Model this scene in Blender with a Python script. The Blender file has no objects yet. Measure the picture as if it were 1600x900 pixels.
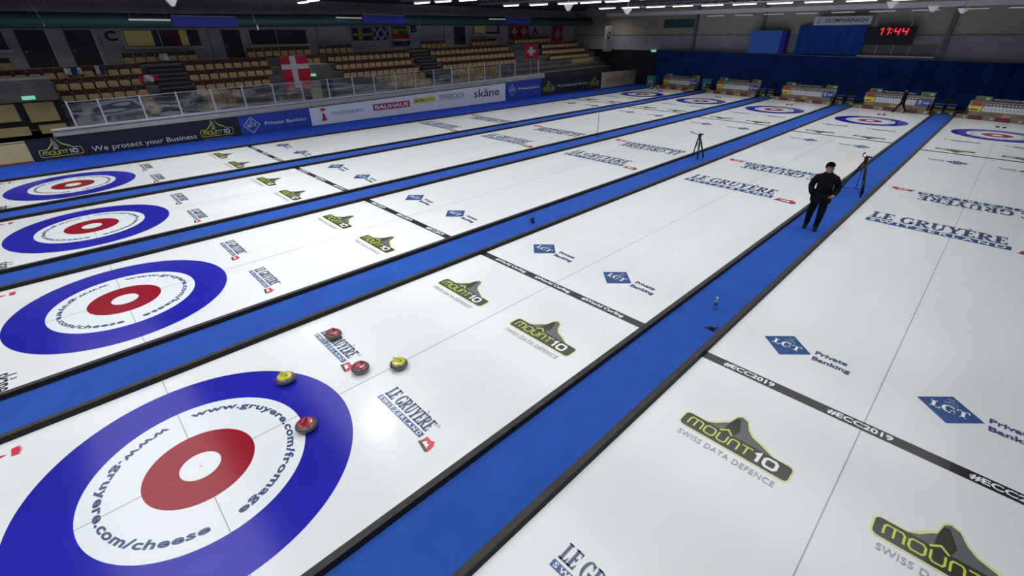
import bpy, math, random
from math import sin, cos, pi, radians as R
from mathutils import Vector, Matrix
random.seed(7)
sc = bpy.context.scene
col = sc.collection

# ------------------------------------------------------------------ materials
def mat(name, c, rough=.6, spec=.5, metal=0, emit=0, noise=0, nscale=4, coat=0, bump=0, bscale=20, alpha=1, stretch=None, c2=None):
    m = bpy.data.materials.new(name); m.use_nodes = True
    n = m.node_tree.nodes; l = m.node_tree.links; b = n['Principled BSDF']
    b.inputs['Base Color'].default_value = (*c, 1); b.inputs['Roughness'].default_value = rough
    b.inputs['Specular IOR Level'].default_value = spec; b.inputs['Metallic'].default_value = metal
    b.inputs['Coat Weight'].default_value = coat; b.inputs['Coat Roughness'].default_value = .08
    if emit:
        b.inputs['Emission Color'].default_value = (*c, 1); b.inputs['Emission Strength'].default_value = emit
    if alpha < 1: b.inputs['Alpha'].default_value = alpha
    if noise or bump:
        tc = n.new('ShaderNodeTexCoord'); mp = n.new('ShaderNodeMapping'); l.new(tc.outputs['Object'], mp.inputs[0])
        if stretch: mp.inputs['Scale'].default_value = stretch
    if noise:
        t = n.new('ShaderNodeTexNoise'); t.inputs['Scale'].default_value = nscale; t.inputs['Detail'].default_value = 4
        l.new(mp.outputs[0], t.inputs[0]); r = n.new('ShaderNodeValToRGB'); l.new(t.outputs[0], r.inputs[0])
        d = c2 or tuple(x * (1 - noise) for x in c)
        r.color_ramp.elements[0].color = (*d, 1); r.color_ramp.elements[1].color = (*(min(1, x * (1 + noise * .4)) for x in c), 1)
        r.color_ramp.elements[0].position = .3; r.color_ramp.elements[1].position = .7
        l.new(r.outputs[0], b.inputs['Base Color'])
    if bump:
        t = n.new('ShaderNodeTexNoise'); t.inputs['Scale'].default_value = bscale; t.inputs['Detail'].default_value = 3
        l.new(mp.outputs[0], t.inputs[0]); bp = n.new('ShaderNodeBump'); bp.inputs['Strength'].default_value = bump
        bp.inputs['Distance'].default_value = .02
        l.new(t.outputs[0], bp.inputs['Height']); l.new(bp.outputs[0], b.inputs['Normal'])
    return m
def s2l(*c): return tuple(((x / 255 + .055) / 1.055) ** 2.4 if x > 10 else x / 255 / 12.92 for x in c)
ICE = dict(rough=.17, spec=.35, bump=.12, bscale=3.5, stretch=(1, .25, 1))
M = {
 'ice': mat('ice', (.80, .815, .82), noise=.05, nscale=1.2, **ICE),
 'ringblue': mat('ring_blue', (.020, .020, .40), noise=.15, nscale=1, **ICE),
 'ringred': mat('ring_red', (.31, .008, .022), **ICE),
 'icewhite': mat('ring_white', (.80, .83, .86), **ICE),
 'line': mat('painted_line', (.38, .41, .42), **ICE),
 'rline': mat('line_in_red', (.20, .02, .03), **ICE),
 'hog': mat('hog_line_black', (.028, .027, .030), **ICE),
 'white': mat('painted_white', (.85, .85, .86), **ICE),
 'navy': mat('logo_navy', (.065, .095, .21), **ICE),
 'blue': mat('logo_blue', (.035, .09, .27), **ICE),
 'lred': mat('logo_red', (.62, .05, .08), **ICE),
 'dgreen': mat('logo_dark_green', (.04, .08, .05), **ICE),
 'lime': mat('logo_lime', (.62, .66, .10), **ICE),
 'halo': mat('logo_lime_halo', (.72, .76, .34), **ICE),
 'black': mat('logo_black', (.045, .047, .035), **ICE),
 'mgrey': mat('logo_mountain_grey', (.14, .145, .15), **ICE),
 'tgrey': mat('logo_text_grey', (.36, .38, .40), **ICE),
 'carpet': mat('walkway_carpet', (.028, .094, .42), rough=.95, spec=.1, noise=.12, nscale=2, bump=.3, bscale=120),
 'carpetdk': mat('edge_carpet', (.018, .07, .46), rough=.95, spec=.1, noise=.2, nscale=2),
 'foam': mat('black_foam', (.060, .054, .052), rough=.75, spec=.25, noise=.25, nscale=6),
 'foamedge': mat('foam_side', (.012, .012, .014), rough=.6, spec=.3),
 'concrete': mat('concrete', (.05, .05, .052), rough=.9, noise=.3, nscale=2),
 'floor': mat('arena_floor', (.03, .032, .04), rough=.9, noise=.3, nscale=1),
 'standgrey': mat('stand_grey', (.13, .13, .145), rough=.9, noise=.3, nscale=1.5),
 'parapet': mat('parapet_grey', (.20, .20, .205), rough=.8, noise=.15, nscale=2),
 'nosing': mat('step_nosing', (.25, .25, .24), rough=.8),
 'seat': mat('seat_tan', (.58, .40, .20), rough=.7, noise=.15, nscale=5),
 'seatdk': mat('seat_backrest', (.05, .010, .014), rough=.6),
 'ply': mat('seat_plywood_edge', (.30, .23, .12), rough=.7),
 'metal': mat('steel', (.35, .35, .37), rough=.4, metal=.7),
 'postwhite': mat('post_white', (.58, .58, .63), rough=.5),
 'dasher': mat('dasher_board', (.50, .50, .50), rough=.6, noise=.15, nscale=2),
 'wallL': mat('stand_wall', (.62, .59, .66), rough=.9, noise=.15, nscale=1),
 'doordk': mat('door_dark', (.06, .05, .065), rough=.6),
 'yellowglow': mat('lit_yellow_window', (.62, .50, .16), rough=.5, emit=.05),
 'duct': mat('duct_teal', (.08, .19, .22), rough=.45, metal=.3),
 'panelblue': mat('panel_blue', (.03, .035, .42), rough=.6),
 'ceil': mat('ceiling_dark', (.042, .034, .048), rough=.9, noise=.4, nscale=1),
 'truss': mat('truss_steel', (.30, .28, .32), rough=.6, metal=.2),
 'tube': mat('tube_light', (.95, 1, .97), emit=2.2),
 'tubedim': mat('tube_light_dim', (.80, .80, .76), emit=.22),
 'beige': mat('wall_beige', (.62, .56, .43), rough=.9, noise=.12, nscale=.8),
 'lgrey': mat('wall_grey', (.52, .51, .55), rough=.9, noise=.12, nscale=.8),
 'curtain': mat('curtain_blue', (.010, .050, .26), rough=.85, spec=.15, noise=.3, nscale=.9),
 'curtain2': mat('curtain_blue_light', (.025, .12, .55), rough=.85, spec=.15, noise=.35, nscale=1.2, stretch=(3, 1, .5)),
 'boxblue': mat('padded_blue', (.07, .26, .95), rough=.6, noise=.2, nscale=.8),
 'bblack': mat('board_black', (.018, .019, .030), rough=.5),
 'bblue': mat('board_blue', (.03, .075, .42), rough=.5),
 'bwhite': mat('board_white', (.82, .85, .95), rough=.5),
 'btan': mat('board_tan', (.66, .56, .26), rough=.6, noise=.12, nscale=1.5),
 'stan': mat('scoreboard_tan', (.27, .215, .125), rough=.6, noise=.15, nscale=3),
 'btan2': mat('board_tan_light', (.70, .58, .34), rough=.6, noise=.12, nscale=1.5),
 'bred': mat('board_red', (.48, .03, .06), rough=.5),
 'blime': mat('board_lime', (.72, .75, .07), rough=.5),
 'bmgrey': mat('board_grey', (.22, .22, .22), rough=.5),
 'btext': mat('board_text', (.75, .75, .82), rough=.5),
 'btext2': mat('board_text_bright', (.62, .66, .78), rough=.5),
 'bdark': mat('board_dark_text', (.08, .08, .09), rough=.5),
 'redglow': mat('led_red', (1, .02, .05), emit=1.6),
 'exit': mat('exit_green', (.30, .9, .6), emit=.5),
 'clockblk': mat('clock_black', (.006, .006, .007), rough=.4),
 'granite': mat('granite', (.13, .12, .105), rough=.3, noise=.5, nscale=60, coat=.5),
 'granband': mat('granite_band', (.24, .23, .21), rough=.6, noise=.3, nscale=60),
 'stonered': mat('stone_red', (.36, .010, .028), rough=.3, coat=.8),
 'stoneyel': mat('stone_yellow', (.60, .55, .02), rough=.3, coat=.8),
 'blk': mat('black_plastic', (.008, .008, .010), rough=.5),
 'cloth': mat('black_cloth', (.006, .006, .008), rough=.9, spec=.15, noise=.3, nscale=8),
 'trous': mat('dark_trousers', (.006, .007, .014), rough=.9, spec=.15),
 'skin': mat('skin', (.42, .20, .13), rough=.6),
 'hair': mat('dark_hair', (.006, .005, .004), rough=1, spec=0),
 'eye': mat('eye_dark', (.02, .015, .012), rough=.3),
 'maroon': mat('bumper_maroon', (.13, .035, .06), rough=.7),
 'green': mat('plate_green', (.14, .19, .045), rough=.6),
 'teal': mat('bin_teal', (.06, .32, .33), rough=.6),
 'card': mat('score_card', (.50, .52, .62), rough=.6),
 'bottle': mat('bottle_plastic', (.30, .38, .60), rough=.2),
 'cap': mat('bottle_cap', (.85, .90, .98), rough=.3),
 'flagred': mat('flag_red', (.50, .008, .035), rough=.8),
 'flagwhite': mat('flag_white', (.55, .55, .56), rough=.8),
 'flagblue': mat('flag_blue', (.015, .03, .20), rough=.8),
 'flagyel': mat('flag_yellow', (.45, .42, .03), rough=.8),
 'flaggreen': mat('flag_green', (.05, .16, .03), rough=.8),
 'spot': mat('floodlight_white', (.70, .70, .70), rough=.5, emit=.12),
 'ledge': mat('ledge_white', (.80, .78, .80), rough=.6),
}
def glass_mat():
    m = bpy.data.materials.new('plexiglass'); m.use_nodes = True
    n = m.node_tree.nodes; l = m.node_tree.links; n.clear()
    o = n.new('ShaderNodeOutputMaterial'); mx = n.new('ShaderNodeMixShader'); t = n.new('ShaderNodeBsdfTransparent')
    g = n.new('ShaderNodeBsdfGlossy'); g.inputs['Roughness'].default_value = .03; g.inputs['Color'].default_value = (.8, .83, .9, 1)
    tc = n.new('ShaderNodeTexCoord'); mp = n.new('ShaderNodeMapping'); mp.inputs['Scale'].default_value = (1, .35, 1)
    ns = n.new('ShaderNodeTexNoise'); ns.inputs['Scale'].default_value = 1.1; ns.inputs['Detail'].default_value = 1
    bp = n.new('ShaderNodeBump'); bp.inputs['Strength'].default_value = .5; bp.inputs['Distance'].default_value = .15
    l.new(tc.outputs['Object'], mp.inputs[0]); l.new(mp.outputs[0], ns.inputs[0]); l.new(ns.outputs[0], bp.inputs['Height']); l.new(bp.outputs[0], g.inputs['Normal'])
    mx.inputs[0].default_value = .075; l.new(t.outputs[0], mx.inputs[1]); l.new(g.outputs[0], mx.inputs[2]); l.new(mx.outputs[0], o.inputs[0])
    t.inputs['Color'].default_value = (.92, .93, .95, 1)
    return m
M['glass'] = glass_mat()

# ------------------------------------------------------------------ mesh builder
class MB:
    def __init__(s): s.v = []; s.f = []; s.m = []; s.mats = []; s.smooth = []
    def mi(s, m):
        if m not in s.mats: s.mats.append(m)
        return s.mats.index(m)
    def poly(s, pts, m, smooth=False):
        i = len(s.v); s.v += [tuple(p) for p in pts]; s.f.append(tuple(range(i, i + len(pts)))); s.m.append(s.mi(m)); s.smooth.append(smooth)
    def mesh(s, vs, fs, m, smooth=False):
        i = len(s.v); s.v += [tuple(p) for p in vs]; k = s.mi(m)
        for f in fs: s.f.append(tuple(i + a for a in f)); s.m.append(k); s.smooth.append(smooth)
    def hexa(s, p, m):   # 8 pts: bottom 4 ccw, top 4 ccw
        s.mesh(p, [(3, 2, 1, 0), (4, 5, 6, 7), (0, 1, 5, 4), (1, 2, 6, 5), (2, 3, 7, 6), (3, 0, 4, 7)], m)
    def box(s, x0, x1, y0, y1, z0, z1, m, sh=None):
        f = sh or (lambda x, y, z: (x, y, z))
        s.hexa([f(x0, y0, z0), f(x1, y0, z0), f(x1, y1, z0), f(x0, y1, z0), f(x0, y0, z1), f(x1, y0, z1), f(x1, y1, z1), f(x0, y1, z1)], m)
    def tube(s, pts, r, m, n=8, r2=None):
        pts = [Vector(p) for p in pts]; rings = []
        for k, p in enumerate(pts):
            d = (pts[min(k + 1, len(pts) - 1)] - pts[max(k - 1, 0)]).normalized()
            a = d.cross(Vector((0, 0, 1)) if abs(d.z) < .9 else Vector((1, 0, 0))).normalized(); b = d.cross(a)
            rr = r if r2 is None else r + (r2 - r) * k / (len(pts) - 1)
            rings.append([p + a * rr * cos(2 * pi * j / n) + b * rr * sin(2 * pi * j / n) for j in range(n)])
        vs = [q for g in rings for q in g]; fs = []
        for k in range(len(pts) - 1):
            for j in range(n): fs.append((k * n + j, k * n + (j + 1) % n, (k + 1) * n + (j + 1) % n, (k + 1) * n + j))
        fs.append(tuple(range(n - 1, -1, -1))); fs.append(tuple((len(pts) - 1) * n + j for j in range(n)))
        s.mesh(vs, fs, m, True)
    def lathe(s, prof, m, c=(0, 0, 0), n=32):
        vs = []; fs = []; k = len(prof)
        for j in range(n):
            a = 2 * pi * j / n
            for r, z in prof: vs.append((c[0] + r * cos(a), c[1] + r * sin(a), c[2] + z))
        for j in range(n):
            for i in range(k - 1): fs.append((j * k + i, ((j + 1) % n) * k + i, ((j + 1) % n) * k + i + 1, j * k + i + 1))
        s.mesh(vs, fs, m, True)
    def ring(s, r0, r1, z, m, c=(0, 0), n=128):
        vs = []; fs = []
        for j in range(n):
            a = 2 * pi * j / n
            vs += [(c[0] + r0 * cos(a), c[1] + r0 * sin(a), z), (c[0] + r1 * cos(a), c[1] + r1 * sin(a), z)]
        for j in range(n):
            k = (j + 1) % n; fs.append((2 * j, 2 * j + 1, 2 * k + 1, 2 * k))
        s.mesh(vs, fs, m)
    def disc(s, r, z, m, c=(0, 0), n=96): s.poly([(c[0] + r * cos(2 * pi * j / n), c[1] + r * sin(2 * pi * j / n), z) for j in range(n)], m)
    def build(s, name, parent=None, loc=None):
        me = bpy.data.meshes.new(name); me.from_pydata(s.v, [], s.f)
        for k in s.mats: me.materials.append(M[k])
        for p, k, sm in zip(me.polygons, s.m, s.smooth): p.material_index = k; p.use_smooth = sm
        me.update(); o = bpy.data.objects.new(name, me); col.objects.link(o)
        if parent: o.parent = parent
        if loc: o.location = loc
        return o
def tag(o, label=None, cat=None, group=None, kind=None):
    if label: o['label'] = label
    if cat: o['category'] = cat
    if group: o['group'] = group
    if kind: o['kind'] = kind
    return o
def empty(name, loc=(0, 0, 0), rz=0):
    o = bpy.data.objects.new(name, None); col.objects.link(o); o.location = loc; o.rotation_euler = (0, 0, rz); o.empty_display_size = .2
    return o
def struct(mb, name): return tag(mb.build(name), kind='structure')
def dup(o, parent=None):
    c = o.copy(); col.objects.link(c)
    if parent: c.parent = parent
    for ch in list(o.children): dup(ch, c)
    return c

# ------------------------------------------------------------------ lettering
_T = {}
def text_geo(s, bold=0, space=1, shear=0):
    k = (s, bold, space, shear)
    if k in _T: return _T[k]
    cu = bpy.data.curves.new('t', 'FONT'); cu.body = s; cu.resolution_u = 3; cu.offset = bold; cu.space_character = space; cu.shear = shear
    o = bpy.data.objects.new('t', cu); col.objects.link(o)
    dg = bpy.context.evaluated_depsgraph_get(); me = bpy.data.meshes.new_from_object(o.evaluated_get(dg))
    v = [(p.co.x, p.co.y) for p in me.vertices]; f = [tuple(p.vertices) for p in me.polygons]
    bpy.data.objects.remove(o); bpy.data.curves.remove(cu); bpy.data.meshes.remove(me)
    x0 = min(p[0] for p in v); x1 = max(p[0] for p in v); y0 = min(p[1] for p in v); y1 = max(p[1] for p in v)
    _T[k] = ([((a - x0) / (x1 - x0), (b - y0) / (y1 - y0)) for a, b in v], f); return _T[k]
def text(mb, s, x0, y0, w, h, m, fn, layer=3, **kw):
    v, f = text_geo(s, **kw); mb.mesh([fn(x0 + a * w, y0 + b * h, layer) for a, b in v], f, m)
def P(mb, pts, m, fn, layer=1): mb.poly([fn(a, b, layer) for a, b in pts], m)
def stroke(mb, pts, w, m, fn, layer=3, closed=False):
    n = len(pts); pts = [Vector(p) for p in pts]
    L = []; Rr = []
    for i, p in enumerate(pts):
        a = pts[i - 1] if (i > 0 or closed) else None; b = pts[(i + 1) % n] if (i < n - 1 or closed) else None
        d1 = (p - a).normalized() if a is not None else None; d2 = (b - p).normalized() if b is not None else None
        if d1 is None: d1 = d2
        if d2 is None: d2 = d1
        n1 = Vector((-d1.y, d1.x)); n2 = Vector((-d2.y, d2.x)); mt = (n1 + n2).normalized(); k = w / 2 / max(.35, mt.dot(n1))
        L.append(p + mt * k); Rr.append(p - mt * k)
    rng = range(n if closed else n - 1)
    for i in rng:
        j = (i + 1) % n; P(mb, [Rr[i], Rr[j], L[j], L[i]], m, fn, layer)
def rrect(x0, x1, y0, y1, r, sk=0, n=4):
    out = []
    for cx, cy, a0 in ((x1 - r, y0 + r, -90), (x1 - r, y1 - r, 0), (x0 + r, y1 - r, 90), (x0 + r, y0 + r, 180)):
        for i in range(n + 1):
            a = R(a0 + 90 * i / n); x = cx + r * cos(a); y = cy + r * sin(a); out.append((x + sk * (y - y0), y))
    return out
def arc(cx, cy, ax, ay, bx, by, a0, a1, n=14):
    o = [(cx + ax * cos(R(a0 + (a1 - a0) * i / n)), cy + ay * sin(R(a0 + (a1 - a0) * i / n))) for i in range(n + 1)]
    q = [(cx + bx * cos(R(a0 + (a1 - a0) * i / n)), cy + by * sin(R(a0 + (a1 - a0) * i / n))) for i in range(n + 1)]
    return [[o[i], o[i + 1], q[i + 1], q[i]] for i in range(n)]
def rc(x0, x1, y0, y1): return [(x0, y0), (x1, y0), (x1, y1), (x0, y1)]
SER = {
 'L': (.66, [rc(.10, .32, 0, 1), rc(.0, .42, .92, 1), rc(.0, .64, 0, .09), [(.48, .05), (.62, .05), (.64, .32), (.60, .32)]]),
 'E': (.70, [rc(.10, .32, 0, 1), rc(.0, .64, .91, 1), rc(.0, .66, 0, .09), rc(.28, .50, .46, .55), [(.48, .05), (.62, .05), (.66, .3), (.62, .3)], [(.50, .95), (.60, .72), (.63, .72), (.62, .95)], rc(.44, .48, .38, .63)]),
 'G': (.86, arc(.44, .5, .42, .53, .20, .43, 42, 335) + [rc(.58, .78, .06, .42), rc(.52, .84, .40, .45), [(.66, .95), (.70, .66), (.74, .66), (.74, 1.0), (.70, 1.0)]]),
 'R': (.84, [rc(.10, .32, 0, 1), rc(.0, .40, .92, 1), rc(.0, .42, 0, .08), rc(.60, .86, 0, .08), [(.28, .50), (.48, .52), (.80, .03), (.57, .03)]] + arc(.34, .73, .40, .27, .18, .19, -90, 90)),
 'U': (.84, [rc(.10, .31, .30, 1), rc(.0, .42, .92, 1), rc(.62, .73, .30, 1), rc(.52, .84, .92, 1)] + arc(.415, .30, .315, .32, .11, .22, 180, 360)),
 'Y': (.84, [[(.06, .97), (.30, .97), (.53, .45), (.32, .45)], [(.63, .97), (.74, .97), (.53, .42), (.42, .42)], rc(.32, .53, 0, .47), rc(.20, .64, 0, .08), rc(.0, .40, .92, 1), rc(.54, .84, .92, 1)]),
 'T': (.80, [rc(.30, .51, 0, 1), rc(.02, .78, .91, 1), rc(.20, .61, 0, .08), [(.02, .95), (.02, .70), (.05, .70), (.16, .95)], [(.64, .95), (.75, .70), (.78, .70), (.78, .95)]]),
 ' ': (.30, [])}
def serif(mb, s, x0, y0, w, h, m, fn, layer=3):
    tot = sum(SER['E' if c == 'È' else c][0] for c in s); k = w / tot; x = x0
    for c in s:
        g = SER['E' if c == 'È' else c]
        for p in g[1]: P(mb, [(x + a * k, y0 + b * h) for a, b in p], m, fn, layer)
        if c == 'È': P(mb, [(x + .20 * k, y0 + 1.26 * h), (x + .34 * k, y0 + 1.26 * h), (x + .44 * k, y0 + 1.08 * h), (x + .38 * k, y0 + 1.08 * h)], m, fn, layer)
        x += g[0] * k
MT = [(.20, .24), (.27, .30), (.33, .40), (.365, .44), (.395, .62), (.43, .665), (.49, .63), (.54, .48), (.60, .39), (.70, .33), (.82, .24)]
def techno(mb, x0, y0, w, h, m, mw, fn, t=.022):
    g = [('m', .235), ('O', .19), ('U', .17), ('n', .16), ('T', .17)]
    x = x0; k = w * .70
    for c, a in g:
        W = a * k * 1.08 - t * 1.9; q = lambda pts: [(x + u * W, y0 + v * h) for u, v in pts]
        r = .18
        if c in 'mn': stroke(mb, q([(0, 0), (0, .8), (.12 if c == 'm' else r, 1), (1 - (.12 if c == 'm' else r), 1), (1, .8), (1, 0)]), t, m, fn)
        if c == 'm': stroke(mb, q([(.5, 0), (.5, 1)]), t, m, fn, 4)
        if c == 'U': stroke(mb, q([(0, 1), (0, .2), (r, 0), (1 - r, 0), (1, .2), (1, 1)]), t, m, fn)
        if c == 'O': stroke(mb, q([(0, .8), (0, .2), (r, 0), (1 - r, 0), (1, .2), (1, .8), (1 - r, 1), (r, 1)]), t, m, fn, closed=True)
        if c == 'T': stroke(mb, q([(-.1, 1), (1.1, 1)]), t, m, fn); stroke(mb, q([(.5, 0), (.5, 1)]), t, m, fn, 4)
        x += W + t * 1.9
    W = .10 * w; t2 = t * 1.8
    stroke(mb, [(x + W * .1, y0 + h * .75), (x + W * .45, y0 + h), (x + W * .45, y0 - .01)], t2, mw, fn)
    x += W * 1.05; W = .115 * w
    stroke(mb, [(x, y0 + .8 * h), (x, y0 + .2 * h), (x + .2 * W, y0), (x + .8 * W, y0), (x + W, y0 + .2 * h), (x + W, y0 + .8 * h), (x + .8 * W, y0 + h), (x + .2 * W, y0 + h)], t2, mw, fn, closed=True)
def mount10(mb, fn, W=1.37, H=.27, up=1.0, mats=('halo', 'black', 'mgrey', 'lime', 'white', 'tgrey'), sub=True, peakx=0, outline=False):
    hm, bk, mg, lm, wh, tg = mats
    o = .022
    P(mb, rrect(-o, W + o, -o, H + o, .075), hm, fn, 0)
    mt = [(W * (a + peakx), H + (b - .24) * up) for a, b in MT]
    cx = sum(p[0] for p in mt) / len(mt); big = [(cx + (a - cx) * 1.09, b + (.035 if i not in (0, len(mt) - 1) else 0)) for i, (a, b) in enumerate(mt)]
    P(mb, big, hm, fn, .5)
    P(mb, rrect(0, W, 0, H, .06), bk, fn, 1)
    P(mb, mt, bk if outline else mg, fn, 1.4)
    if outline:
        P(mb, rrect(.03, W - .03, .03, H - .03, .045), bk, fn, 1.6)
    P(mb, [(mt[3][0], mt[3][1] - .02), (mt[4][0], mt[4][1] - .03), (mt[5][0], mt[5][1] - .06), (mt[6][0], H + .12), (W * (.46 + peakx), H), (W * (.36 + peakx), H)], 'bmgrey' if outline else bk, fn, 1.7)
    ax = W * (.40 + peakx); stroke(mb, [(ax - .09, H - .02), (ax, H + .055), (ax + .07, H - .02)], .026, lm, fn, 3)
    techno(mb, .09, .06, W - .15, H - .12, lm, wh, fn)
    if sub: text(mb, 'SWISS DATA DEFENCE', .07, -.19, W - .16, .095, tg, fn, space=1.1, bold=.008)
def gruyere(mb, fn, W=1.09, barh=.085, th=.21, gap=.035):
    P(mb, rc(0, W, 0, barh), 'blue', fn, 1)
    text(mb, 'SWITZERLAND', W * .03, barh * .14, W * .94, barh * .72, 'white', fn, bold=.02, space=1.5)
    serif(mb, 'LE GRUYÈRE', W * .01, barh + gap, W * .97, th, 'navy', fn)
    k = W / 1.09
    x = W + .035 * k
    q = barh / .085 * (.55 if barh > .2 else 1)
    P(mb, [(x, -.045 * q), (x + .21 * k, -.085 * q), (x + .24 * k, -.055 * q), (x + .02 * k, -.01 * q)], 'dgreen', fn, 1)
    P(mb, [(x + .02 * k, -.012 * q), (x + .24 * k, -.055 * q), (x + .225 * k, .04 * q), (x + .17 * k, .11 * q), (x + .12 * k, .08 * q), (x + .03 * k, .09 * q)], 'lred', fn, 2)
    P(mb, [(x + .06 * k, -.012 * q), (x + .18 * k, -.035 * q), (x + .155 * k, .03 * q), (x + .125 * k, .01 * q), (x + .095 * k, .045 * q)], 'white', fn, 3)
    stroke(mb, [(W + (.02 + .022 * cos(i)) * k, barh + th * 1.05 + .022 * sin(i)) for i in [j * pi / 4 for j in range(8)]], .008, 'tgrey', fn, 2, closed=True)
def lgt(mb, fn, r=.37, txt=True, mats=('blue', 'white', 'navy'), outline=False):
    P(mb, [(-r, 0), (0, -r), (r, 0), (0, r)], mats[0], fn, 1)
    if outline: stroke(mb, [(-r, 0), (0, -r), (r, 0), (0, r)], .03, mats[1], fn, 2, closed=True)
    k = r / .37
    serif(mb, 'LGT', -.22 * k, -.085 * k, .44 * k, .17 * k, mats[1], fn)
    for a, b in ((-.05, .15), (.05, .15), (0, .20), (0, .13)):
        stroke(mb, [((a + .03 * cos(i)) * k, (b + .025 * sin(i)) * k) for i in [j * pi / 4 for j in range(8)]], .009 * k, 'tgrey' if not outline else mats[1], fn, 2, closed=True)
    stroke(mb, [(-.05 * k, .245 * k), (-.02 * k, .275 * k), (0, .25 * k), (.02 * k, .275 * k), (.05 * k, .245 * k)], .01 * k, 'tgrey' if not outline else mats[1], fn, 2)
    if txt:
        text(mb, 'Private', .41, .06, .46, .115, mats[2], fn, bold=.03)
        text(mb, 'Banking', .41, -.17, .54, .15, mats[2], fn, bold=.03)
def crown_tower(mb, fn, s=1, m='lred'):
    P(mb, [(0, 0), (.05, .14), (0, .30), (.05, .30), (.07, .22), (.10, .32), (.13, .22), (.16, .33), (.19, .22), (.22, .32), (.25, .22), (.27, .30), (.32, .30), (.27, .14), (.32, 0)][1:-1] and [(.03 * s, .52 * s), (0, .68 * s), (.06 * s, .62 * s), (.10 * s, .70 * s), (.13 * s, .62 * s), (.16 * s, .71 * s), (.19 * s, .62 * s), (.22 * s, .70 * s), (.26 * s, .62 * s), (.32 * s, .68 * s), (.29 * s, .52 * s)], m, fn, 1)
    P(mb, [(.02 * s, 0), (.30 * s, 0), (.31 * s, .10 * s), (.25 * s, .13 * s), (.24 * s, .30 * s), (.20 * s, .36 * s), (.16 * s, .46 * s), (.12 * s, .36 * s), (.08 * s, .30 * s), (.07 * s, .13 * s), (.01 * s, .10 * s)], m, fn, 1)

# ------------------------------------------------------------------ geometry constants (metres; x across the sheets, y along them)
SX = [-17.093, -11.412, -5.730, 0.0, 5.625]
HW = 2.234; CW = .125; NEAR = -6.0
def teeY(x): return 35.55 - .14 * x
def endY(x): return 41.0 - .14 * x
D = .0014
def on_ice(ox, oy, flip=False):
    def fn(u, v, layer):
        return ((ox - u) if flip else (ox + u), (oy - v) if flip else (oy + v), .003 + layer * D)
    return fn
ORD = ['farthest left curling sheet', 'second curling sheet from the far stands', 'middle curling sheet of the five', 'curling sheet with the five stones in its near house', 'curling sheet at the right edge, hashtag lettering on its hog line']
tails = ['fromage', 'kaese', 'kaese', 'fromage', 'fromage']
hogtxt = ['#ECC2019', '#ECC2019', '#ECC2019', '#World Curling', '#ECC2019']
def bend(mb, s, r0, h, a0, a1, tops_out, m, cx, cy):
    v, f = text_geo(s, bold=.03, space=1.08); out = []
    for a, b in v:
        an = R(a0 + (a1 - a0) * a); r = r0 + (b * h if tops_out else -b * h)
        out.append((cx + r * cos(an), cy + r * sin(an), .003 + 3 * D))
    mb.mesh(out, f, m)
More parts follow.
